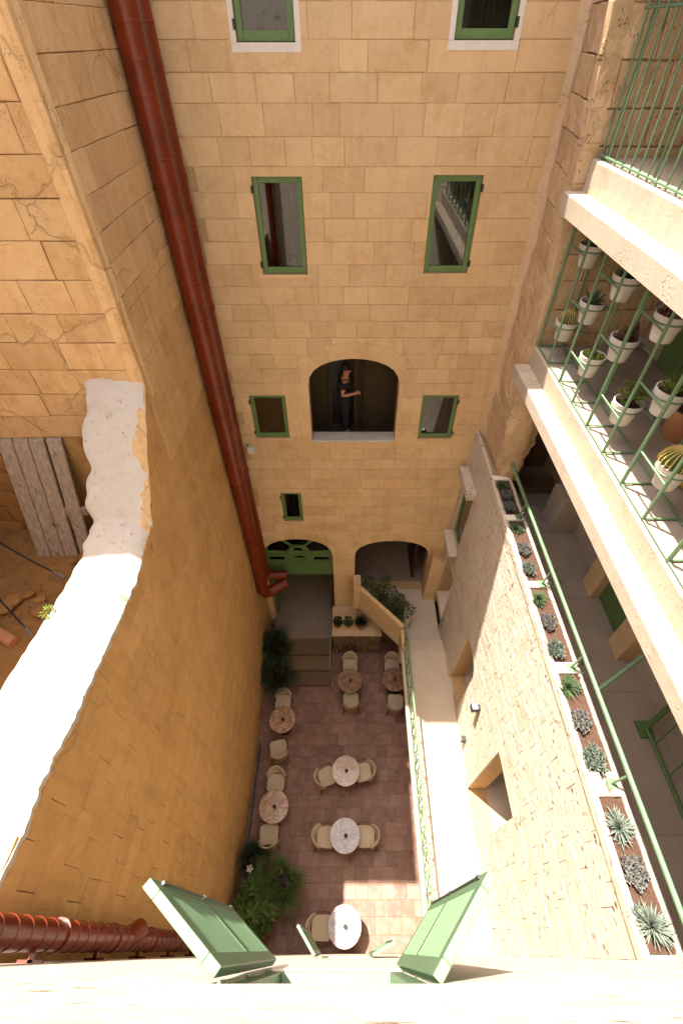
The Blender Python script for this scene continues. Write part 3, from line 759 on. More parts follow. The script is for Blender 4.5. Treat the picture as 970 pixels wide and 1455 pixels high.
# crumbled lump where the pier meets the planter
mb = MB(); vs = []; n1, n2 = 28, 22
for j in range(n2+1):
    for i in range(n1):
        t = 2*math.pi*i/n1; z = 8.5+2.3*j/n2; v_ = Vector((math.cos(t)*1.6, math.sin(t)*1.6, z*2.2))
        rr_ = .18+.13*min(1, 2*j/n2)+.09*noise.noise(v_)+.06*noise.noise(v_*2.4)+.025*noise.noise(v_*6)
        vs.append((3.20+rr_*math.cos(t), 7.03+rr_*math.sin(t)*.8, z))
O('eroded_foot', mb.add(vs, [(j*n1+i, j*n1+(i+1) % n1, (j+1)*n1+(i+1) % n1, (j+1)*n1+i) for j in range(n2) for i in range(n1)] + [tuple(n2*n1+i for i in range(n1))]), M['pier'], pier, fix=False, smooth=True)
mb = MB(); vs = []
for k in range(60):
    z = 8.0+12.3*k/59; x = xf(z, 8.5)+.02*noise.noise(Vector((2, 1, z*1.5)))
    vs += [(x-.13, 8.51, z), (x-.05, 8.455, z), (x-.005, 8.40, z), (x+.02, 8.30, z), (x+.25, 8.30, z)]
O('corner_cove', mb.add(vs, [(k*5+i, k*5+i+1, k*5+i+6, k*5+i+5) for k in range(59) for i in range(4)]), M['pier'], pier, fix=False, smooth='all')

# railings ----------------------------------------------------------
hr = EM('handrail', (3.18, 3.5, 8.6), 'pale green pipe handrail on short stubs above the succulent planter', 'handrail')
O('rail', MB().tube([(3.18, 7.1, 8.98), (3.18, -.08, 8.98)], .034, 12), M['green'], hr, smooth=True)
for y in (1.43, 2.88, 4.3, 5.79):
    O('post', MB().tube([(3.13, y, 8.6), (3.18, y, 8.98)], .016, 8), M['green'], hr, smooth=True)
    O('base_plate', MB().box(3.08, 3.19, y-.06, y+.06, 8.598, 8.614), M['green'], hr)
br = O('brace_pole', MB().tube([(3.18, 2.40, 8.98), (3.86, 2.75, 9.6), (4.36, 3.0, 10.1)], .03, 10), M['green'], smooth=True,
       label='green steel pole running from the planter handrail up to the inner wall', cat='pole')
gr = EM('stair_railing', (4.2, 1.8, 7.7), 'green braced steel railing standing on the shaded corridor floor', 'railing')
O('foot_plate', MB().box(4.24, 4.44, 2.22, 2.46, 7.70, 7.74), M['green_shade'], gr)
O('rail', MB().tube([(4.34, 2.34, 7.78), (4.34, .2, 7.78)], .03, 8), M['green_shade'], gr)
O('rail', MB().tube([(4.34, 2.34, 7.76), (4.60, 2.55, 8.6)], .04, 8), M['green_shade'], gr)
for k in range(5): O('brace', MB().tube([(4.34, 2.1-.4*k, 7.78), (4.6, 2.3-.4*k, 8.35)], .014, 6), M['green_shade'], gr)
ur = EM('balcony_railing', (2.98, 4, 13.76), 'tall green railing of thin upright bars on the upper balcony', 'railing')
for z in (13.80, 14.98): O('rail', MB().tube([(2.99, 6.88, z), (2.99, -.05, z)], .014, 6), M['green'], ur)
O('rail', MB().tube([(3.03, 6.88, 13.785), (3.03, -.05, 13.785)], .010, 6), M['green'], ur)
k = 0; y = 6.80
while y > .2:
    O('bar', MB().bar((2.99, y, 13.765), (2.99, y, 15.575), .0125), M['green'], ur); k += 1
    if k % 6 == 1: O('bar', MB().bar((3.04, y-.03, 13.765), (3.04, y-.03, 15.575), .0125), M['green'], ur)
    y -= .2
# plant-holder grille on the middle balcony
mr = EM('plant_grille', (3.1, 4, 11.38), 'green steel grille with ring holders for white cactus pots', 'railing')
bay = [6.86 - .53*k for k in range(13)]
XF, XB = 2.97, 3.34
for x in (XF, XB): O('rail', MB().tube([(x, 6.88, 11.40), (x, .2, 11.40)], .013, 6), M['green'], mr)
for k, y in enumerate(bay):
    O('bar', MB().bar((XF, y, 11.385), (XF, y, 13.205), .018 if k % 2 else .021), M['green'], mr)
    if k % 2 == 0 or k in (3, ): O('bar', MB().bar((XB, y, 11.385), (XB, y, 13.205), .015), M['green'], mr)
    O('cross_bar', MB().bar((XF, y, 11.405), (XB, y, 11.405), .012), M['green'], mr)
def ring(y, z):
    r_ = .158
    O('ring', MB().tube([(3.155+r_*math.cos(2*math.pi*i/20), y+r_*math.sin(2*math.pi*i/20), z) for i in range(21)], .010, 6, cap=False), M['green'], mr, smooth=True)
POTS = [(6.60, 2, 'dark'), (6.06, 1, 'aloe'), (6.57, 0, 'barrel'), (5.55, 0, 'mound'), (5.51, 2, 'agave'), (5.05, 1, 'column'),
        (4.47, 0, 'jade'), (4.48, 2, 'rust'), (3.94, 1, 'aloe2'), (3.38, 0, 'bigbarrel'), (3.42, 2, 'mound2'), (2.90, 1, 'aloe3')]
ZL = (11.66, 12.14, 12.65)
for (y, l, kd) in POTS:
    zr = ZL[l]+.20; ring(y, zr)
    yb_ = min((b for b in bay), key=lambda b: abs(b-.265-y)); 
    O('holder_bar', MB().bar((XF, yb_, zr), (XF, yb_-.53, zr), .012), M['green'], mr)
    O('holder_bar', MB().bar((XB, yb_, zr), (XB, yb_-.53, zr), .012), M['green'], mr)

# ------------------------------------------------------------------ terrace, steps, entrance landing
O('terrace', MB().box(1.45, 2.72, YN, 6.05, 2.66, 2.85), M['terr'], kind='structure')
tc = O('landing', MB().prism([(1.50, 6.05), (2.80, 6.05), (2.80, 8.49), (.16, 8.49), (.16, 8.0), (.30, 7.95), (1.50, 6.62)], lambda p, d: (p[0], p[1], d), 2.05, 2.25), M['terr'], kind='structure')
for a, b, z in ((6.05, 6.48, 2.65), (6.48, 6.82, 2.45)):
    O('step', MB().box(1.56, 2.72, a+.001, b, 2.25, z), M['terr'], tc, bevel=.01)
O('wall_skirting', MB().box(2.665, 2.69, 5.3, 6.04, 2.852, 2.95), M['back'], tc, bevel=.004)
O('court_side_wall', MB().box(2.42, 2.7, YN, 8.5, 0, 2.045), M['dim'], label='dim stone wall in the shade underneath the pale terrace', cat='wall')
dpar = EM('diagonal_parapet', (.9, 7.3, 2.2), 'smooth cream parapet running diagonally in front of the arched loggia', 'wall')
A_, B_ = Vector((.30, 7.97)), Vector((1.51, 6.63)); dd = (B_-A_).normalized(); nn_ = Vector((-dd.y, dd.x))
if nn_.x < 0: nn_ = -nn_
q4 = [A_, B_, B_+nn_*.13, A_+nn_*.13]
O('face', MB().prism([tuple(v) for v in q4], lambda p, d: (p[0], p[1], d), 1.95, 3.08), M['back'], dpar, bevel=.015)
O('return', MB().box(.12, .36, 7.96, 8.49, 1.95, 3.08), M['back'], dpar, bevel=.015)
O('end_post', MB().box(1.47, 1.62, 6.06, 6.64, 2.0, 2.98), M['back'], dpar, bevel=.02)
lp_ = EM('landing_planter', (1.2, 7.3, 2.25), 'pale triangular planter of dark soil behind the diagonal parapet', 'planter')
tri = [(.55, 7.95), (1.55, 6.75), (1.88, 7.2), (1.05, 8.2)]
O('kerb', MB().prism(tri, lambda p, d: (p[0], p[1], d), 2.252, 2.62), M['cream'], lp_, bevel=.02)
cxm = sum(p[0] for p in tri)/4; cym = sum(p[1] for p in tri)/4
O('soil', MB().prism([(cxm+(p[0]-cxm)*.86, cym+(p[1]-cym)*.86) for p in tri], lambda p, d: (p[0], p[1], d), 2.5, 2.64), M['soil'], lp_)
# terrace railing with crossed bars
tr = EM('terrace_railing', (1.55, 3, 2.85), 'pale green railing with crossed bars along the sunlit terrace edge', 'railing')
X0 = 1.53
O('rail', MB().tube([(X0, 6.5, 3.86), (X0, .0, 3.86)], .027, 8), M['green'], tr, smooth=True)
O('rail', MB().tube([(X0, 6.1, 2.93), (X0, .0, 2.93)], .018, 6), M['green'], tr)
y = 6.1
while y > .3:
    O('post', MB().bar((X0, y, 2.85), (X0, y, 3.86), .014), M['green'], tr)
    for i in range(2):
        ya, yb2 = y-.38*i, y-.38*(i+1)
        O('cross_bar', MB().bar((X0-.006, ya, 2.94), (X0-.006, yb2, 3.85), .013), M['green'], tr)
        O('cross_bar', MB().bar((X0+.012, ya, 3.85), (X0+.012, yb2, 2.94), .013), M['green'], tr)
    y -= .76
for k in range(5):
    yy = 6.15+.17*k; zz_ = 2.85-.13*k
    O('bar', MB().bar((X0+.03, yy, max(2.28, zz_)), (X0+.03, yy, 3.86-.02*k), .011), M['green'], tr)
O('rail', MB().tube([(X0, 6.5, 3.86), (X0+.03, 6.85, 3.72), (X0+.05, 7.0, 3.1)], .022, 8), M['green'], tr, smooth=True)
# entrance steps of old stone
es = EM('entrance_steps', (-1.6, 7, 0), 'worn dark stone steps leading up to the green arched entrance', 'steps')
O('landing_slab', MB().box(-2.55, -.62, 7.65, D-.014, 0, .60), M['floorpale'], es, bevel=.012)
for a, b, z in ((7.16, 7.65, .45), (6.67, 7.16, .30), (6.22, 6.67, .15)):
    O('step', MB().box(-2.45, -.62, a, b-.002, 0, z), M['oldstone'], es, bevel=.02)
srl = EM('step_rail', (-.60, 7, 0), 'slim green handrail at the side of the entrance steps', 'handrail')
O('rail', MB().tube([(-.60, 6.3, 1.0), (-.60, 7.4, 1.45), (-.60, 7.9, 1.5)], .018, 8), M['green'], srl, smooth=True)
for y, z0, z1 in ((6.35, .0, 1.02), (7.4, .0, 1.45), (7.88, .0, 1.5)): O('post', MB().bar((-.60, y, z0), (-.60, y, z1), .012), M['green'], srl)
# stone planter between entrance and loggia
sp = EM('stone_planter', (.2, 7.9, 0), 'low block-built stone planter ledge carrying terracotta pots', 'planter')
spc = O('body', MB().box(-.54, 1.02, 7.43, 8.49, 0, 1.19), M['mortar_b'], sp)
courses(spc, -.56, 1.04, 0, 1.2, lambda p, d: (p[0], 7.40-d, p[1]), M['oldstone'], 71, (.26, .31), (.28, .5), (), .008, .012, .022, nx=2, nz=1, depth=.04, name='stone_block')
O('top_slab', MB().box(-.57, 1.06, 7.37, 8.485, 1.20, 1.27), M['pier'], sp, bevel=.015)
O('drain_grate', MB().box(-2.70, -2.645, 1.7, 4.5, .001, .006), M['black'], label='narrow black slotted drain along the foot of the ochre wall', cat='drain')
for k in range(70):
    pass

# ------------------------------------------------------------------ near facade with open shutters
nf = EM('near_facade', (0, -.3, 0), 'bleached sunlit limestone facade seen steeply from above with open green shutters', 'building')
W2 = [(-.45, .30, 11.1, 12.7), (-.45, .30, 5.4, 7.0)]
fn_ = lambda p, d: (p[0], -.08+d, p[1])
nops = [rect(*q) for q in W2]
fcore = core('wall', nf, rect(-9, 9, 0, 19.5), nops, fn_, -.7, 0, M['facade'])
for (a, b, c, d) in W2:
    mb = MB()
    for p in (rect(a+.004, a+.07, c+.004, d-.004), rect(b-.07, b-.004, c+.004, d-.004), rect(a+.07, b-.07, c+.004, c+.08), rect(a+.07, b-.07, d-.08, d-.004)):
        mb.prism(p, fn_, -.13, -.012)
    O('window_frame', mb, M['green'], nf, bevel=.005)
    O('window_room', MB().box(a-.1, b+.1, -1.2, -.79, c-.1, d+.1), M['dark'], nf)
def shutter(hx, hy, ox, oy, z0, z1, inner):
    """louvred shutter: hinge point, outer point, inner = side (+1/-1) of the panelled face"""
    a, b = Vector((hx, hy)), Vector((ox, oy)); L = (b-a).length; u = (b-a)/L; n_ = Vector((-u.y, u.x))*inner; T = .036
    def bx(mb, s0, s1, t0, t1, za, zb):
        ps = [a+u*s0+n_*t0, a+u*s1+n_*t0, a+u*s1+n_*t1, a+u*s0+n_*t1]
        mb.add([(p.x, p.y, za) for p in ps]+[(p.x, p.y, zb) for p in ps], [(3,2,1,0),(4,5,6,7),(0,1,5,4),(1,2,6,5),(2,3,7,6),(3,0,4,7)])
    mb = MB(); st = .058
    bx(mb, 0, st, 0, T, z0, z1); bx(mb, L-st, L, 0, T, z0, z1)
    zm = z0+(z1-z0)*.5
    for za, zb in ((z0, z0+.09), (z1-.09, z1), (zm-.035, zm+.035)): bx(mb, st, L-st, 0, T, za, zb)
    sh = O('shutter', mb, M['green'], nf, bevel=.004)
    mb = MB(); bx(mb, st, L-st, .008, .013, z0+.08, z1-.08); O('backing', mb, M['green'], sh)
    for (za, zb) in ((z0+.09, zm-.035), (zm+.035, z1-.09)):
        k_ = int((zb-za)/.032)
        mb0 = None
        for i in range(k_):
            zc = za+(i+.5)*(zb-za)/k_; mb = MB()
            ps = [(st, .014, zc+.012), (L-st, .014, zc+.012), (L-st, .034, zc-.010), (st, .034, zc-.010)]
            vs_ = []
            for s_, t_, z_ in ps:
                p = a+u*s_+n_*t_; vs_.append((p.x, p.y, z_))
            vs_ += [(x, y_, z_+.006) for (x, y_, z_) in vs_]
            mb.add(vs_, [(3,2,1,0),(4,5,6,7),(0,1,5,4),(1,2,6,5),(2,3,7,6),(3,0,4,7)])
            O('slat', mb, M['green'], sh, fix=False)
    for z in (z0+.15, zm, z1-.15):
        O('hinge', MB().tube([(hx, hy-.012, z-.05), (hx, hy-.012, z+.05)], .006, 8), M['green'], sh)
    mb = MB(); p = a+u*(L-.02)+n_*(T+.006); mb.tube([(p.x, p.y, z0+.12), (p.x, p.y, z1-.12)], .004, 6)
    for z in (z0+.12, zm, z1-.12): mb.tube([(p.x, p.y, z-.02), (p.x, p.y, z+.02)], .007, 8)
    O('latch_bar', mb, M['black'], sh)
shutter(-.437, -.070, -.738, .159, 11.12, 12.7, -1)
shutter(.296, -.085, .534, .186, 11.12, 12.7, 1)
shutter(-.44, -.07, -.67, .21, 5.42, 7.0, -1)
shutter(.295, -.07, .58, .05, 5.42, 7.0, 1)

# ------------------------------------------------------------------ red spiral ducts
def spiral(mb, pts, r, pitch=.14, n=24, ridge=.004):
    """tube along pts with a raised seam every pitch"""
    pts = [Vector(p) for p in pts]; out = []; rs = []
    for a, b in zip(pts, pts[1:]):
        L = (b-a).length; k = max(1, int(L/pitch))
        for i in range(k):
            for t, q in ((0, r), (.90, r), (.915, r+ridge), (.985, r+ridge)):
                out.append(a.lerp(b, (i+t)/k)); rs.append(q)
    out.append(pts[-1]); rs.append(r)
    mb.tube(out, rs, n)
def elbow(mb, c, d0, d1, r, R_, n=20, seg=6):
    """quarter bend from point c going d0 then d1"""
    c, d0, d1 = Vector(c), Vector(d0).normalized(), Vector(d1).normalized()
    P0 = c - d0*R_; P1 = c + d1*R_; pts = []
    for i in range(seg+1):
        t = i/seg; pts.append((1-t)**2*P0 + 2*t*(1-t)*c + t*t*P1)
    mb.tube(pts, r, n); return P0, P1
def duct(label, x, y, r, ztop, zbot, dirv, L):
    e = EM('spiral_duct', (x, y, zbot), label, 'duct', 'red ducts in the far corner')
    mb = MB(); P0, P1 = elbow(mb, (x, y, zbot), (0, 0, -1), dirv, r+.006, r*1.35)
    O('elbow', mb, M['red'], e, smooth=True)
    z = ztop; first = True
    while z > P0.z+.01:
        z2 = max(P0.z, z-1.9)
        mb = MB(); spiral(mb, [(x, y, z), (x, y, z2)], r, .31); O('section', mb, M['red'], e, smooth=True)
        O('joint_band', MB().lathe([(r, -.03), (r+.012, -.03), (r+.012, .03), (r, .03)], 20, (x, y, z2+.03)), M['red'], e, smooth=True)
        mb = MB(); mb.box(XL, x-r*.6, y-.02, y+.02, z2+.25, z2+.28); O('bracket', mb, M['red'], e)
        z = z2
    d = Vector(dirv).normalized(); mb = MB(); spiral(mb, [P1, P1+d*L], r, .155); O('outlet', mb, M['red'], e, smooth=True)
    O('joint_band', MB().tube([P1-d*.02, P1+d*.04], r+.012, 20), M['red'], e, smooth=True)
duct('wide red spiral duct, the front one of the corner pair', -2.56, 7.75, .165, 17.1, 3.1, (.80, .52, .02), .52)
duct('slimmer red spiral duct squeezed behind its wider twin in the corner', -2.54, 8.25, .14, 17.1, 3.35, (1, .06, 0), .45)
nd = EM('facade_duct', (-2.5, .07, 0), 'sunlit red spiral duct running down the near facade', 'duct')
z = 13.2
while z > .4:
    z2 = max(.3, z-1.25); mb = MB(); spiral(mb, [(-2.5, .085, z), (-2.5, .085, z2)], .105, .19, 24, .006); O('section', mb, M['red'], nd, smooth=True)
    O('joint_band', MB().lathe([(.105, -.03), (.12, -.03), (.12, .03), (.105, .03)], 20, (-2.5, .085, z2)), M['red'], nd, smooth=True)
    O('clamp', MB().box(-2.52, -2.48, -.081, .02, z2+.3, z2+.33).box(-2.60, -2.40, -.081, -.06, z2+.30, z2+.33), M['red'], nd)
    z = z2
mb = MB(); mb.tube([(-2.5, .085, 7.75), (-2.46, .13, 7.66), (-2.43, .17, 7.58)], [.11, .11, .105], 18); O('branch', mb, M['red'], nd, smooth=True)

# ================================================================== FURNITURE
def make_chair():
    root = EM('tub_chair', (0, 0, 0), '', 'chair', 'beige chairs round the marble tables')
    # faces +y, back rest on the -y side
    def cush(w0, w1, d0, d1, z0, z1, n=5):
        mb = MB(); pts = []
        for z, s in ((z0, .94), (z0+.02, 1.0), (z1-.025, 1.0), (z1, .93)):
            loop = []
            for k in range(24):
                t = 2*math.pi*k/24; c, s_ = math.cos(t), math.sin(t)
                ex = .45; xx = abs(c)**ex*math.copysign(1, c); yy = abs(s_)**ex*math.copysign(1, s_)
                wv = w0+(w1-w0)*(yy*.5+.5); loop.append((xx*wv*s, (d0+d1)/2+yy*(d1-d0)/2*s, z))
            pts += loop
        fs = [(i*24+k, i*24+(k+1) % 24, (i+1)*24+(k+1) % 24, (i+1)*24+k) for i in range(3) for k in range(24)]
        fs += [tuple(range(23, -1, -1)), tuple(72+k for k in range(24))]
        return mb.add(pts, fs)
    O('seat', cush(.235, .255, -.22, .25, .40, .47), M['fabric'], root, smooth=True, local=True)
    # curved padded back
    mb = MB(); n = 18; vs = []
    for k in range(n+1):
        t = R(200) + R(140)*k/n; e = math.sin(math.pi*k/n)**.5
        top = .60+.20*e; lean = .05
        for (rr, z, ln) in ((.285, .44, 0), (.29, top-.03, lean), (.275, top, lean), (.245, top-.01, lean), (.235, .44, 0)):
            x = rr*1.0*math.cos(t); y = -.015 + (rr+ln)*math.sin(t)*.98
            vs.append((x, y, z))
    fs = [(k*5+i, (k+1)*5+i, (k+1)*5+i+1, k*5+i+1) for k in range(n) for i in range(4)] + [(0,1,2,3,4), tuple(n*5+i for i in (4,3,2,1,0))]
    bk = O('backrest', mb.add(vs, fs), M['fabric'], root, smooth=True, local=True)
    mb = MB(); mb.tube([((.292)*math.cos(R(200)+R(140)*k/n), -.015+(.292+.04)*math.sin(R(200)+R(140)*k/n)*.98, .44+.012) for k in range(n+1)], .012, 6)
    O('piping', mb, M['trim'], bk, smooth=True, local=True)
    for sx in (-1, 1):
        for sy in (-1, 1):
            O('leg', MB().tube([(sx*.19, sy*.17, .41), (sx*.255, sy*.27, 0)], [.020, .011], 8), M['wood'], root, smooth=True, local=True)
        O('arm', MB().tube([(sx*.265, -.13, .60), (sx*.28, .05, .605), (sx*.27, .18, .56), (sx*.245, .23, .42)], .014, 8), M['wood'], root, smooth=True, local=True)
    return root
chair0 = make_chair(); used = [False]
def chair(x, y, rz, label):
    if used[0]: c = copy_tree(chair0)
    else: c = chair0; used[0] = True
    c.location = (x, y, 0); c.rotation_euler = (0, 0, R(rz)); c['label'] = label
def table(x, y, mat, label, r=.385, rz=0):
    t = EM('round_table', (x, y, 0), label, 'table', 'round marble tables in the court', R(rz))
    mb = MB(); mb.lathe([(r-.012, .722), (r, .730), (r, .746), (r-.006, .752)], 48); O('table_top', mb, mat, t, smooth=True, local=True)
    O('edge_band', MB().lathe([(r-.02, .712), (r-.004, .712), (r-.004, .7215), (r-.02, .7215)], 48), M['trim'], t, smooth=True, local=True)
    O('column', MB().lathe([(.05, .02), (.028, .06), (.026, .69), (.09, .711)], 16), M['black'], t, smooth=True, local=True)
    O('base', MB().lathe([(.22, 0), (.22, .012), (.06, .022), (.05, .03)], 28), M['black'], t, smooth=True, local=True)
    return t
def candle(x, y, label):
    e = EM('candle_holder', (x, y, .752), label, 'candle holder', 'black candle holders on the tables')
    O('cup', MB().lathe([(.036, 0), (.046, .01), (.046, .055), (.038, .055), (.036, .015)], 16), M['black'], e, smooth=True, local=True)
    O('wax', MB().lathe([(.035, .012), (.035, .035)], 14), M['dark'], e, local=True)
TB = [(-.106, .378, 'marble_pale', 'white marble round table standing partly in sunlight below the shutters', 'sunlit white table below the shutters', 10),
      (-.107, 2.085, 'marble_pale', 'white veined marble round table with a chair on either side in shade', 'shaded white veined table', 70),
      (-.097, 3.56, 'marble_rose', 'rose and cream marble round table in the middle of the court', 'rose marble table in mid court', 30),
      (-1.981, 2.712, 'marble_rust', 'rust orange marble round table beside the ochre wall and the fan palm', 'rust marble table beside the fan palm', 100),
      (-1.982, 4.927, 'marble_rust', 'rust marble round table beside the ochre wall near the entrance steps', 'rust marble table near the entrance steps', 205),
      (.022, 6.101, 'marble_brown', 'brown marble round table in front of the stone planter', 'brown table in front of the stone planter', 20),
      (1.418, 6.147, 'marble_brown', 'brown marble round table half hidden beneath the terrace edge', 'table half hidden beneath the terrace edge', 140)]
for x, y, m, lab, short, rz in TB:
    table(x, y, M[m], lab, rz=rz); candle(x+.02, y-.01, 'small black candle holder on the ' + short)
chair(-.66, .36, -90, 'beige tub chair drawn up to the sunlit white table below the shutters')
chair(-.62, 2.10, -92, 'beige tub chair at the shaded white table, on the side facing the ochre wall')
chair(.44, 2.11, 88, 'beige tub chair at the shaded white table, on the terrace side')
chair(-.64, 3.48, -68, 'beige tub chair turned askew at the rose marble table')
chair(.40, 3.60, 100, 'beige tub chair at the rose marble table on the terrace side')
chair(-2.03, 3.34, 178, 'beige tub chair backing onto the steps side of the rust table by the palm')
chair(-2.08, 2.14, 4, 'beige tub chair at the rust table, close beside the fan palm')
chair(-2.05, 5.56, 180, 'beige tub chair between the entrance steps and the rust table')
chair(-2.05, 4.20, 12, 'beige tub chair pulled well back from the rust table near the entrance steps')
chair(.03, 6.74, 180, 'beige tub chair between the brown table and the stone planter')
chair(.05, 5.62, 2, 'beige tub chair on the open side of the brown table by the planter')
chair(1.40, 6.74, 178, 'beige tub chair under the diagonal parapet at the half hidden table')
chair(1.43, 5.55, -4, 'beige tub chair on the open side of the half hidden table')

# ================================================================== PLANTS
def rosette(mb, c, n, L, W, r, tilt=(15, 75), bend=.15, thick=.008, seg=3):
    for k in range(n):
        t = k/n; a = k*2.39996 + r.uniform(-.15, .15); el = R(tilt[1]+(tilt[0]-tilt[1])*t + r.uniform(-7, 7))
        d = Vector((math.cos(a)*math.cos(el), math.sin(a)*math.cos(el), math.sin(el)))
        mb.leaf(Vector(c)+d*.012, d, Vector((0, 0, 1)) if el < 1.4 else Vector((1, 0, 0)), L*r.uniform(.75, 1.1)*(.6+.4*t), W, thick, bend, seg)
SU = [(3.035, 6.66, 'green', .17), (3.055, 6.36, 'mauve', .15), (3.03, 6.04, 'grey', .17), (3.03, 5.50, 'green', .20), (3.035, 5.02, 'mauve', .17),
      (3.01, 4.60, 'grey', .17), (3.02, 4.03, 'green', .20), (3.03, 3.60, 'mauve', .17), (3.01, 3.15, 'grey', .19), (3.03, 2.60, 'green', .24),
      (3.02, 2.15, 'mauve', .18), (3.03, 1.70, 'grey', .21), (3.06, 1.0, 'greyspike', .24), (3.05, .60, 'mauve', .19), (3.06, .17, 'spike', .28)]
names = {'green': ('spiky dark green aloe', 'succ_green'), 'mauve': ('compact greyish-mauve rosette succulent', 'succ_mauve'), 'grey': ('frosty grey-green succulent clump', 'succ_grey'),
         'greyspike': ('large pale grey agave-like succulent', 'succ_grey'), 'spike': ('large bristling grey-green succulent', 'succ_grey')}
beds = ['first planter bed beside the crumbled pier', 'second planter bed from the pier', 'third planter bed from the pier', 'fourth planter bed from the pier', 'long planter bed nearest the sunlit facade']
for k, (x, y, kd, s) in enumerate(SU):
    s *= .86
    r = random.Random(900+k); bed = beds[0] if y > 5.8 else beds[1] if y > 4.3 else beds[2] if y > 2.9 else beds[3] if y > 1.4 else beds[4]
    e = EM('succulent', (x-.015, y, 8.56), names[kd][0] + ' in the ' + bed, 'succulent', 'succulents along the planter')
    mb = MB()
    if kd in ('green', 'spike', 'greyspike'):
        rosette(mb, (0, 0, .02), 72 if kd == 'green' else 84, s, .022 if kd == 'green' else .032, r, (12, 80), .12, .008)
        for q in range(3):
            a = r.uniform(0, 6.3); rosette(mb, (math.cos(a)*s*.5, math.sin(a)*s*.6, .01), 18, s*.6, .026, r, (15, 75), .1)
    else:
        for q in range(17 if kd == 'mauve' else 13):
            a = q*2.4; rr_ = s*.22*math.sqrt(q)
            rosette(mb, (math.cos(a)*rr_*.85, math.sin(a)*rr_, .05+.02*r.random()), 16, s*(.34 if kd == 'mauve' else .52), .034 if kd == 'mauve' else .03, r, (10, 80), -.15, .012)
    O('leaves', mb, M[names[kd][1]], e, local=True, fix=False)
    O('stem', MB().lathe([(.02, -.03), (.022, .05)], 8), M['soil'], e, local=True)
# wispy trailing stems at the planter ribs
for k, (y, lab) in enumerate(((5.72, 'wispy flowering stalk at the first planter divider'), (4.28, 'wispy flowering stalk at the second planter divider'), (2.84, 'wispy mauve stalk beside the third planter divider'))):
    r = random.Random(40+k); mb = MB(); mf = MB()
    e = EM('flower_stalk', (3.14, y, 8.56), lab, 'plant', 'flower stalks by the planter dividers')
    for q in range(5):
        p = Vector((0, 0, 0)); d = Vector((r.uniform(.1, .5), r.uniform(-.6, .6), 1)).normalized(); pts = [p.copy()]
        for i in range(5): p = p+d*.07; d = (d+Vector((.1, r.uniform(-.3, .3), -.12))).normalized(); pts.append(p.copy())
        mb.tube(pts, .004, 5)
        for i in range(2, 6): rosette(mf, pts[i], 6, .035, .014, r, (10, 80))
    O('stems', mb, M['succ_green'], e, local=True); O('leaves', mf, M['succ_mauve'], e, local=True, fix=False)

# white pots with cacti in the grille
def pot_mesh(r, h):
    return MB().lathe([(r*.70, 0), (r*.93, h*.72), (r*1.04, h*.73), (r*1.08, h), (r*.98, h), (r*.93, h*.80), (r*.8, h*.78)], 28)
pm_white = None
KN = {'dark': 'dark spiky cactus', 'aloe': 'upright aloe', 'barrel': 'ribbed barrel cactus', 'mound': 'knobbly yellow-green cactus', 'agave': 'pointed agave', 'column': 'brown columnar cactus clump',
      'jade': 'small-leaved yellow-green jade plant', 'rust': 'rusty brown crinkled succulent', 'aloe2': 'broad-leaved aloe', 'bigbarrel': 'big golden barrel cactus', 'mound2': 'low knobbly green cactus', 'aloe3': 'stubby aloe'}
LV = ('bottom', 'middle', 'top')
def ribbed(mb, ms, c, rx, hz, nr, r, sp=.014):
    n = nr*4; prof = []
    for i in range(11):
        t = i/10; prof.append((rx*max(.06, math.sin(math.pi*(.14+.84*t))**.6), hz*t))
    mb.lathe(prof, n, c, True, lambda k: 1.06-.14*abs(math.sin(math.pi*k/4)) if True else 1)
    for k in range(nr):
        a = 2*math.pi*k/nr
        pts = [(c[0]+q*1.07*math.cos(a), c[1]+q*1.07*math.sin(a), c[2]+z) for q, z in prof]
        ms.tube(pts, sp*.45, 5)
        for i in range(1, 11):
            p = Vector(pts[i]); dn = Vector((math.cos(a), math.sin(a), .3))
            for q in range(2):
                d = (dn + Vector((r.uniform(-.8, .8), r.uniform(-.8, .8), r.uniform(-.5, .8)))).normalized(); ms.leaf(p, d, (0, 0, 1), sp*2.4, .005, .001, 0, 1)
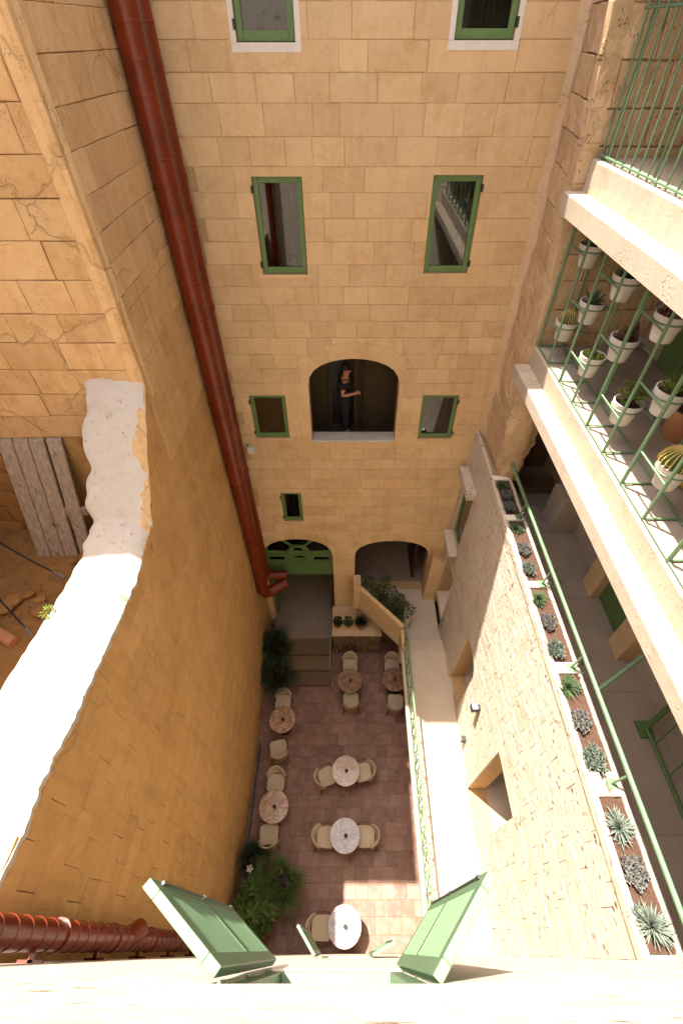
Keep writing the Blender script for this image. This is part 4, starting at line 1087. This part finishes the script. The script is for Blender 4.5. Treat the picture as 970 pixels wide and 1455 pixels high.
for k, (y, l, kd) in enumerate(POTS):
    r = random.Random(300+k); z0 = ZL[l]; x = 3.155
    small = y > 6.3
    e = EM('potted_cactus', (x, y, z0), f'{KN[kd]} in a white pot on the {LV[l]} tier of the green grille', 'potted plant', 'white pots in the balcony grille')
    rp, hp = .150, .27
    p_ = O('pot', pot_mesh(rp, hp), M['potwhite'], e, smooth=True, local=True)
    O('soil', MB().lathe([(.02, hp*.78), (rp*.93, hp*.80)], 20), M['soil'], p_, local=True, fix=False)
    mb, ms = MB(), MB(); zt = hp*.8
    if kd in ('barrel', 'bigbarrel'):
        rx = .118 if kd == 'barrel' else .155
        ribbed(mb, ms, (0, 0, zt-.03), rx, .24 if kd == 'barrel' else .27, 20, r)
        O('body', mb, M['cactus'], e, local=True, smooth=True); O('spines', ms, M['spine'], e, local=True, fix=False)
    elif kd in ('column', 'dark'):
        for q in range(9):
            a = q*2.4; rr_ = .035*math.sqrt(q); ribbed(mb, ms, (math.cos(a)*rr_, math.sin(a)*rr_, zt-.02), .03, r.uniform(.12, .22), 8, r, .008)
        O('body', mb, M['cactusdark'], e, local=True, smooth=True); O('spines', ms, M['darkleaf'] if kd == 'dark' else M['wood'], e, local=True, fix=False)
    elif kd in ('mound', 'mound2', 'rust'):
        for q in range(26):
            a = q*2.4; rr_ = .024*math.sqrt(q); cc = (math.cos(a)*rr_, math.sin(a)*rr_, zt-.02)
            hh = r.uniform(.05, .13)
            mb.lathe([(.02, 0), (.026, hh*.5), (.022, hh*.85), (.006, hh)], 8, cc)
        O('body', mb, M['jade'] if kd != 'rust' else M['wood'], e, local=True, smooth=True)
    elif kd == 'jade':
        for q in range(26):
            d = Vector((r.gauss(0, .5), r.gauss(0, .5), 1)).normalized(); tip = d*r.uniform(.14, .26)+Vector((0, 0, zt))
            ms.tube([(0, 0, zt-.02), tuple(tip*.6+Vector((0, 0, zt*.4))), tuple(tip)], .004, 5)
            for i in range(3): rosette(mb, tip+Vector((r.uniform(-.03, .03), r.uniform(-.03, .03), r.uniform(-.05, .02))), 8, .035, .02, r, (0, 80))
        O('leaves', mb, M['jade'], e, local=True, fix=False); O('stems', ms, M['wood'], e, local=True)
    else:
        if kd == 'agave': rosette(mb, (0, 0, zt), 60, .26, .028, r, (20, 80), .05, .008)
        else: rosette(mb, (0, 0, zt), 28, .25, .055, r, (28, 85), -.12, .014)
        O('leaves', mb, M['succ_green'] if kd != 'aloe2' else M['jade'], e, local=True, fix=False)
# things on the middle balcony floor
hs = MB(); pts = []
for i in range(110):
    t = i*.29; rr_ = .17+.035*math.sin(i*.37)
    pts.append((3.72+rr_*math.cos(t)*1.05, 3.75+rr_*1.9*math.sin(t+.1*math.sin(i*.2)), 11.40+.0016*i))
O('garden_hose', hs.tube(pts, .013, 6), M['hose'], smooth=True, label='coiled yellow garden hose on the middle balcony floor', cat='hose')
tp = EM('floor_pot', (4.0, 4.55, 11.384), 'large terracotta floor pot standing behind the balcony grille', 'pot')
O('pot', MB().lathe([(.16, 0), (.23, .32), (.26, .33), (.27, .42), (.24, .42), (.22, .35)], 28), M['terracotta'], tp, smooth=True, local=True)
O('soil', MB().lathe([(.02, .35), (.225, .36)], 20), M['soil'], tp, local=True, fix=False)
mb = MB(); rosette(mb, (0, 0, .36), 26, .3, .05, random.Random(5), (25, 85), .1); O('leaves', mb, M['bush'], tp, local=True, fix=False)
cf = EM('patio_chair', (4.05, 5.0, 13.764), 'white metal chair standing on the upper balcony behind the railing', 'chair')
O('seat', MB().box(-.21, .21, -.21, .21, .43, .46), M['potwhite'], cf, local=True, bevel=.01)
for sx in (-.18, .18):
    for sy in (-.18, .18): O('leg', MB().bar((sx, sy, 0), (sx*1.05, sy*1.05, .44 if sy < 0 else .86), .012), M['potwhite'], cf, local=True)
for k in range(4): O('slat', MB().box(-.19, .19, .18, .20, .53+.09*k, .58+.09*k), M['potwhite'], cf, local=True)

# courtyard greenery
def leafy(mb, c, rx, ry, rz_, n, L, W, r, out=.6, thick=.004, bend=.3):
    for k in range(n):
        u = Vector((r.gauss(0, 1), r.gauss(0, 1), r.gauss(0, 1))).normalized()*r.uniform(.45, 1)**.5
        p = Vector(c)+Vector((u.x*rx, u.y*ry, u.z*rz_)); d = Vector((u.x, u.y, u.z*.5+r.uniform(0, .7)))*out + Vector((r.gauss(0, .3), r.gauss(0, .3), 0))
        if d.length < .05: d = Vector((0, 0, 1))
        mb.leaf(p, d, (0, 0, 1), L*r.uniform(.65, 1.2), W*r.uniform(.8, 1.2), thick, bend, 3, .8)
bt = EM('broadleaf_shrub', (-2.15, .62, 0), 'large glossy broad-leaved shrub in a dark pot beside the ochre wall', 'shrub')
O('pot', MB().lathe([(.22, 0), (.29, .42), (.31, .44), (.28, .44), (.27, .38)], 24), M['black'], bt, local=True, smooth=True)
r = random.Random(12); mb = MB(); ms = MB()
heads = []
for k in range(46):
    a = r.uniform(0, 6.28); q = math.sqrt(r.random()); heads.append(Vector((math.cos(a)*q*.40, math.sin(a)*q*.60+.03, .75+.75*(1-q*q)*r.uniform(.5, 1.1))))
for h in heads:
    ms.tube([(h.x*.1, h.y*.1, .38), tuple(h*.6+Vector((0, 0, .1))), tuple(h)], .008, 5)
    for k in range(10):
        a = k*2.4+r.random(); el = R(r.uniform(5, 65)); d = Vector((math.cos(a)*math.cos(el), math.sin(a)*math.cos(el), math.sin(el)))
        mb.leaf(h, d, (0, 0, 1), r.uniform(.17, .26), r.uniform(.075, .105), .006, .35, 3, .9)
leafy(mb, (0, .05, .7), .36, .54, .34, 110, .2, .08, r)
O('leaves', mb, M['leaf'], bt, local=True, fix=False); O('stems', ms, M['wood'], bt, local=True)
def fan_palm(name, x, y, label, nf, hgt, L, seed, mat, spread=(25, 85), seglen=1.0, potr=.2):
    r = random.Random(seed); e = EM(name, (x, y, 0), label, 'palm')
    O('pot', MB().lathe([(potr*.75, 0), (potr, .34), (potr*1.08, .36), (potr*.96, .36), (potr*.9, .3)], 20), M['black'], e, local=True, smooth=True)
    O('trunk', MB().tube([(0, 0, .28), (.02, 0, hgt*.6), (0, .02, hgt)], [.06, .05, .04], 8), M['wood'], e, local=True)
    for k in range(nf):
        a = k*2.39996+r.uniform(-.2, .2); el = R(spread[0]+(spread[1]-spread[0])*(1-k/nf)); d = Vector((math.cos(a)*math.cos(el), math.sin(a)*math.cos(el), math.sin(el)))
        stem = L*r.uniform(.55, .85); base = Vector((0, 0, hgt)); tip = base+d*stem; mb = MB(); mb.tube([base, tip], .007, 5)
        side = d.cross(Vector((0, 0, 1))).normalized(); up = side.cross(d)
        for q in range(-10, 11):
            an = R(q*13.5); dv_ = d*math.cos(an)+side*math.sin(an)+Vector((0, 0, -.15)); mb.leaf(tip, dv_, up, L*.60*seglen*(1-.2*abs(q)/10), .032, .003, .22, 3, .9)
        O('frond', mb, mat, e, local=True, fix=False)
fan_palm('fan_palm', -1.62, 1.15, 'fan palm with spiky green fronds beside the broad-leaved shrub', 11, .75, .66, 5, M['palm'], (10, 84))
fan_palm('fan_palm', -2.36, 1.62, 'dark low palm tucked between the fan palm and the ochre wall', 9, .6, .45, 6, M['darkleaf'])
fan_palm('dark_palm', -2.35, 7.05, 'dark feathery palm at the foot of the entrance beside the ochre wall', 16, 1.0, .6, 8, M['darkleaf'], potr=.18)
fan_palm('dark_palm', -2.28, 6.25, 'dark drooping palm beside the lowest entrance step', 16, .75, .62, 9, M['darkleaf'], (0, 80))
ll = EM('white_lily', (-2.36, 1.40, 0), 'single pale lily bloom rising from the dark palm by the wall', 'flower')
O('stem', MB().tube([(0, 0, 0), (.01, 0, .6), (0, -.02, 1.05)], .008, 6), M['leaf'], ll, local=True)
mb = MB(); [mb.leaf((0, -.02, 1.05), (math.cos(a)*.7, math.sin(a)*.7, .6), (0, 0, 1), .11, .07, .004, .2, 3, .9) for a in (0, 1.26, 2.5, 3.77, 5.03)]
O('petals', mb, M['potwhite'], ll, local=True, fix=False)
lb = EM('leafy_bush', (1.25, 7.5, 2.6), 'dense dark green bush growing in the landing planter', 'bush')
mb = MB(); ms = MB(); r = random.Random(21)
for k in range(26):
    t = k/25; c = Vector((-.50+.95*t+r.uniform(-.22, .28), .62-.95*t+r.uniform(-.2, .3), .12+r.uniform(0, .42)))
    ms.tube([(c.x*.8, c.y*.8, 0), tuple(c)], .008, 5)
    leafy(mb, c, .15, .15, .14, 42, .075, .036, r)
O('leaves', mb, M['bush'], lb, local=True, fix=False); O('stems', ms, M['wood'], lb, local=True)
def small_pot(x, y, z, rp, hp, label, seed, kind, mat, leafm):
    e = EM('flower_pot', (x, y, z), label, 'potted plant', 'terracotta pots by the landing'); r = random.Random(seed)
    O('pot', MB().lathe([(rp*.72, 0), (rp*.95, hp*.75), (rp*1.08, hp*.76), (rp*1.1, hp), (rp*.98, hp), (rp*.92, hp*.85)], 20), mat, e, local=True, smooth=True)
    O('soil', MB().lathe([(.01, hp*.84), (rp*.95, hp*.86)], 16), M['soil'], e, local=True, fix=False)
    mb = MB()
    if kind == 'tuft': rosette(mb, (0, 0, hp*.85), 40, rp*1.9, rp*.22, r, (25, 88), .2)
    else: leafy(mb, (0, 0, hp+rp*.9), rp*1.1, rp*1.1, rp*.9, 130, rp*.5, rp*.28, r)
    O('leaves', mb, leafm, e, local=True, fix=False)
small_pot(-.37, 7.72, 1.27, .13, .20, 'small terracotta pot of dark foliage, closest to the entrance on the planter ledge', 1, 'leaf', M['terracotta'], M['darkleaf'])
small_pot(-.03, 7.72, 1.27, .13, .20, 'small terracotta pot of dark foliage, middle one on the planter ledge', 2, 'leaf', M['terracotta'], M['bush'])
small_pot(.38, 7.74, 1.27, .21, .24, 'wide yellowish bowl of spiky dark leaves on the planter ledge', 3, 'tuft', M['trim'], M['darkleaf'])
small_pot(.36, 8.40, 2.25, .17, .26, 'yellow clay pot with white-speckled foliage in the loggia arch', 4, 'leaf', M['trim'], M['succ_grey'])
wd = EM('wall_weed', (-3.54, 2.86, 10.05), 'small green weed sprouting from the edge of the white coping', 'weed')
mb = MB(); leafy(mb, (0, 0, .05), .06, .08, .05, 60, .04, .016, random.Random(8)); O('leaves', mb, M['jade'], wd, local=True, fix=False)
O('stem', MB().tube([(.03, 0, -.03), (0, 0, .08)], .006, 5), M['bush'], wd, local=True)

# ================================================================== FITTINGS
wl_ = EM('wall_lamp', (2.76, 3.70, 4.95), 'black box wall lamp on the sunlit rough wall', 'lamp')
O('housing', MB().box(2.58, 2.72, 3.63, 3.77, 4.84, 5.0), M['black'], wl_, bevel=.004); O('lens', MB().box(2.595, 2.70, 3.645, 3.755, 5.0, 5.004), M['potwhite'], wl_)
O('back_plate', MB().box(2.715, 2.82, 3.65, 3.75, 4.86, 4.98), M['black'], wl_)
sk = EM('wall_socket', (2.70, 3.57, 3.35), 'small grey outdoor socket box low on the sunlit rough wall', 'socket')
O('box', MB().box(2.615, 2.73, 3.50, 3.62, 3.28, 3.44), M['black'], sk, bevel=.008); O('flap', MB().box(2.605, 2.6148, 3.515, 3.605, 3.30, 3.42), M['corr'], sk)
wb = EM('security_box', (-2.28, 8.40, 8.08), 'small white box fixed to the rear wall beside the red ducts', 'box')
O('case', MB().box(-2.37, -2.20, 8.38, 8.50, 8.0, 8.15), M['potwhite'], wb, bevel=.012); O('arm', MB().tube([(-2.38, 8.5, 8.2), (-2.33, 8.42, 8.12)], .012, 6), M['black'], wb)
st = O('iron_bracket', MB().tube([(2.72, 6.9, 3.1), (2.60, 6.75, 3.2), (2.60, 6.55, 3.25)], .016, 6), M['green_shade'], label='small green iron bracket on the wall above the terrace steps', cat='bracket')

# ================================================================== PERSON in the gallery doorway
pe = EM('person', (-.10, D+.93, 7.90), 'person in black T-shirt and trousers reaching for the gallery door', 'person')
J = {'pel': (0, 0, .95, .155, .115), 'wa': (.0, 0, 1.10, .15, .11), 'ch': (.0, 0, 1.30, .175, .125), 'nk0': (.005, 0, 1.46, .10, .09), 'nk': (.02, 0, 1.52, .06, .06), 'hd0': (.035, 0, 1.58, .075, .085),
     'hd1': (.04, 0, 1.68, .085, .10), 'hd2': (.03, 0, 1.77, .06, .075),
     'shl': (-.01, .17, 1.42, .07, .07), 'ell': (-.05, .25, 1.14, .048, .048), 'wrl': (.05, .24, .90, .034, .034), 'hal': (.07, .235, .81, .042, .03),
     'shr': (-.01, -.17, 1.42, .07, .07), 'elr': (-.06, -.27, 1.16, .05, .05), 'wrr': (.19, -.25, 1.20, .035, .035), 'har': (.27, -.23, 1.22, .04, .03),
     'hipl': (0, .09, .90, .105, .105), 'knl': (.05, .11, .50, .07, .07), 'anl': (-.02, .12, .09, .045, .05), 'tol': (.14, .13, .045, .045, .035),
     'hipr': (0, -.09, .90, .105, .105), 'knr': (.02, -.10, .50, .07, .07), 'anr': (0, -.11, .09, .045, .05), 'tor': (.16, -.12, .045, .045, .035)}
ED = [('pel','wa'),('wa','ch'),('ch','nk0'),('nk0','nk'),('nk','hd0'),('hd0','hd1'),('hd1','hd2'),('nk0','shl'),('shl','ell'),('ell','wrl'),('wrl','hal'),('nk0','shr'),('shr','elr'),('elr','wrr'),('wrr','har'),
      ('pel','hipl'),('hipl','knl'),('knl','anl'),('anl','tol'),('pel','hipr'),('hipr','knr'),('knr','anr'),('anr','tor')]
def skinned(name, keys, edges, mats, parent, root, grow_=0.0, sub=2):
    me = bpy.data.meshes.new(name); ix = {k: i for i, k in enumerate(keys)}
    me.from_pydata([J[k][:3] for k in keys], [(ix[a], ix[b]) for a, b in edges], []); me.materials.append(mats)
    o = bpy.data.objects.new(name, me); COL.objects.link(o); o.parent = parent
    m = o.modifiers.new('skin', 'SKIN')
    for k in keys:
        v = me.skin_vertices[0].data[ix[k]]; v.radius = (J[k][3]+grow_, J[k][4]+grow_); v.use_root = (k == root)
    m.use_smooth_shade = True
    s_ = o.modifiers.new('sub', 'SUBSURF'); s_.levels = sub; s_.render_levels = sub
    return o
# fingers join the body graph so the figure stays one surface
for s_, h, sg in (('l', 'hal', 1), ('r', 'har', -1)):
    hx, hy, hz = J[h][:3]
    dirs = (Vector((.10, -.25*sg, -1)), Vector((.3, 0, -1))) if s_ == 'l' else (Vector((1, .25, .0)), Vector((1, 0, -.3)))
    for i in range(4):
        off = (i-1.5)*.019
        if s_ == 'l': p0 = Vector((hx+off, hy, hz-.03)); p1 = p0+Vector((.01, -.004, -.04)); p2 = p1+Vector((.015, -.008*sg, -.033+.004*abs(i-1)))
        else: p0 = Vector((hx+.03, hy, hz-off)); p1 = p0+Vector((.04, .006, -.004)); p2 = p1+Vector((.028-.004*abs(i-1), .014, -.012))
        a, b, c = f'f{s_}{i}a', f'f{s_}{i}b', f'f{s_}{i}c'
        for nm, p, q in ((a, p0, .0095), (b, p1, .0088), (c, p2, .0075)): J[nm] = (p.x, p.y, p.z, q, q)
        ED += [(h, a), (a, b), (b, c)]
    tdir = Vector((.028, -.01, -.02)) if s_ == 'l' else Vector((.018, .02, .030))
    J['t'+s_+'a'] = tuple(Vector((hx, hy, hz))+tdir)+(.011, .011); J['t'+s_+'b'] = tuple(Vector((hx, hy, hz))+tdir*1.9)+(.009, .009)
    ED += [(h, 't'+s_+'a'), ('t'+s_+'a', 't'+s_+'b')]
body = skinned('body', list(J), ED, M['skin'], pe, 'pel')
J['slv_l'] = tuple(Vector(J['shl'][:3]).lerp(Vector(J['ell'][:3]), .62))+(.062, .062); J['slv_r'] = tuple(Vector(J['shr'][:3]).lerp(Vector(J['elr'][:3]), .62))+(.062, .062)
skinned('t_shirt', ['pel','wa','ch','nk0','shl','slv_l','shr','slv_r'], [('pel','wa'),('wa','ch'),('ch','nk0'),('nk0','shl'),('shl','slv_l'),('nk0','shr'),('shr','slv_r')], M['cloth'], pe, 'pel', .03)
skinned('trousers', ['wa','pel','hipl','knl','anl','hipr','knr','anr'], [('wa','pel'),('pel','hipl'),('hipl','knl'),('knl','anl'),('pel','hipr'),('hipr','knr'),('knr','anr')], M['cloth'], pe, 'pel', .02)
def ell(mb, c, r_, n=12, m_=8, half=None):
    vs = []
    for i in range(m_+1):
        ph = math.pi*i/m_ * (half or 1)
        for k in range(n):
            t = 2*math.pi*k/n; vs.append((c[0]+r_[0]*math.sin(ph)*math.cos(t), c[1]+r_[1]*math.sin(ph)*math.sin(t), c[2]+r_[2]*math.cos(ph)))
    mb.add(vs, [(i*n+k, i*n+(k+1) % n, (i+1)*n+(k+1) % n, (i+1)*n+k) for i in range(m_) for k in range(n)]); return mb
O('hair', ell(MB(), (.015, 0, 1.70), (.108, .098, .135), half=.52), M['hair'], pe, local=True, smooth='all', fix=False)
O('beard', ell(MB(), (.105, 0, 1.565), (.035, .055, .04)), M['hair'], pe, local=True, smooth='all', fix=False)
mb = MB(); mb.leaf((.115, 0, 1.685), (.35, 0, -1), (1, 0, 0), .06, .035, .018, 0, 3, .8); ell(mb, (.135, 0, 1.64), (.014, .014, .013), 8, 5)
for sy in (-1, 1): ell(mb, (.02, sy*.098, 1.665), (.022, .010, .033), 8, 6)
O('nose_and_ears', mb, M['skin'], pe, local=True, smooth='all', fix=False)
mb = MB()
for sy in (-1, 1):
    mb.tube([(.13+.0*i, sy*.036+.026*math.cos(i*.7), 1.695+.02*math.sin(i*.7)) for i in range(10)], .004, 5)
    mb.tube([(.13, sy*.062, 1.70), (.02, sy*.10, 1.70)], .004, 5)
O('glasses', mb, M['black'], pe, local=True)
for sy in (-1, 1): O('shoe', ell(MB(), (.07 if sy > 0 else .10, sy*.12, .05), (.14, .05, .05)), M['cloth'], pe, local=True, smooth='all', fix=False)
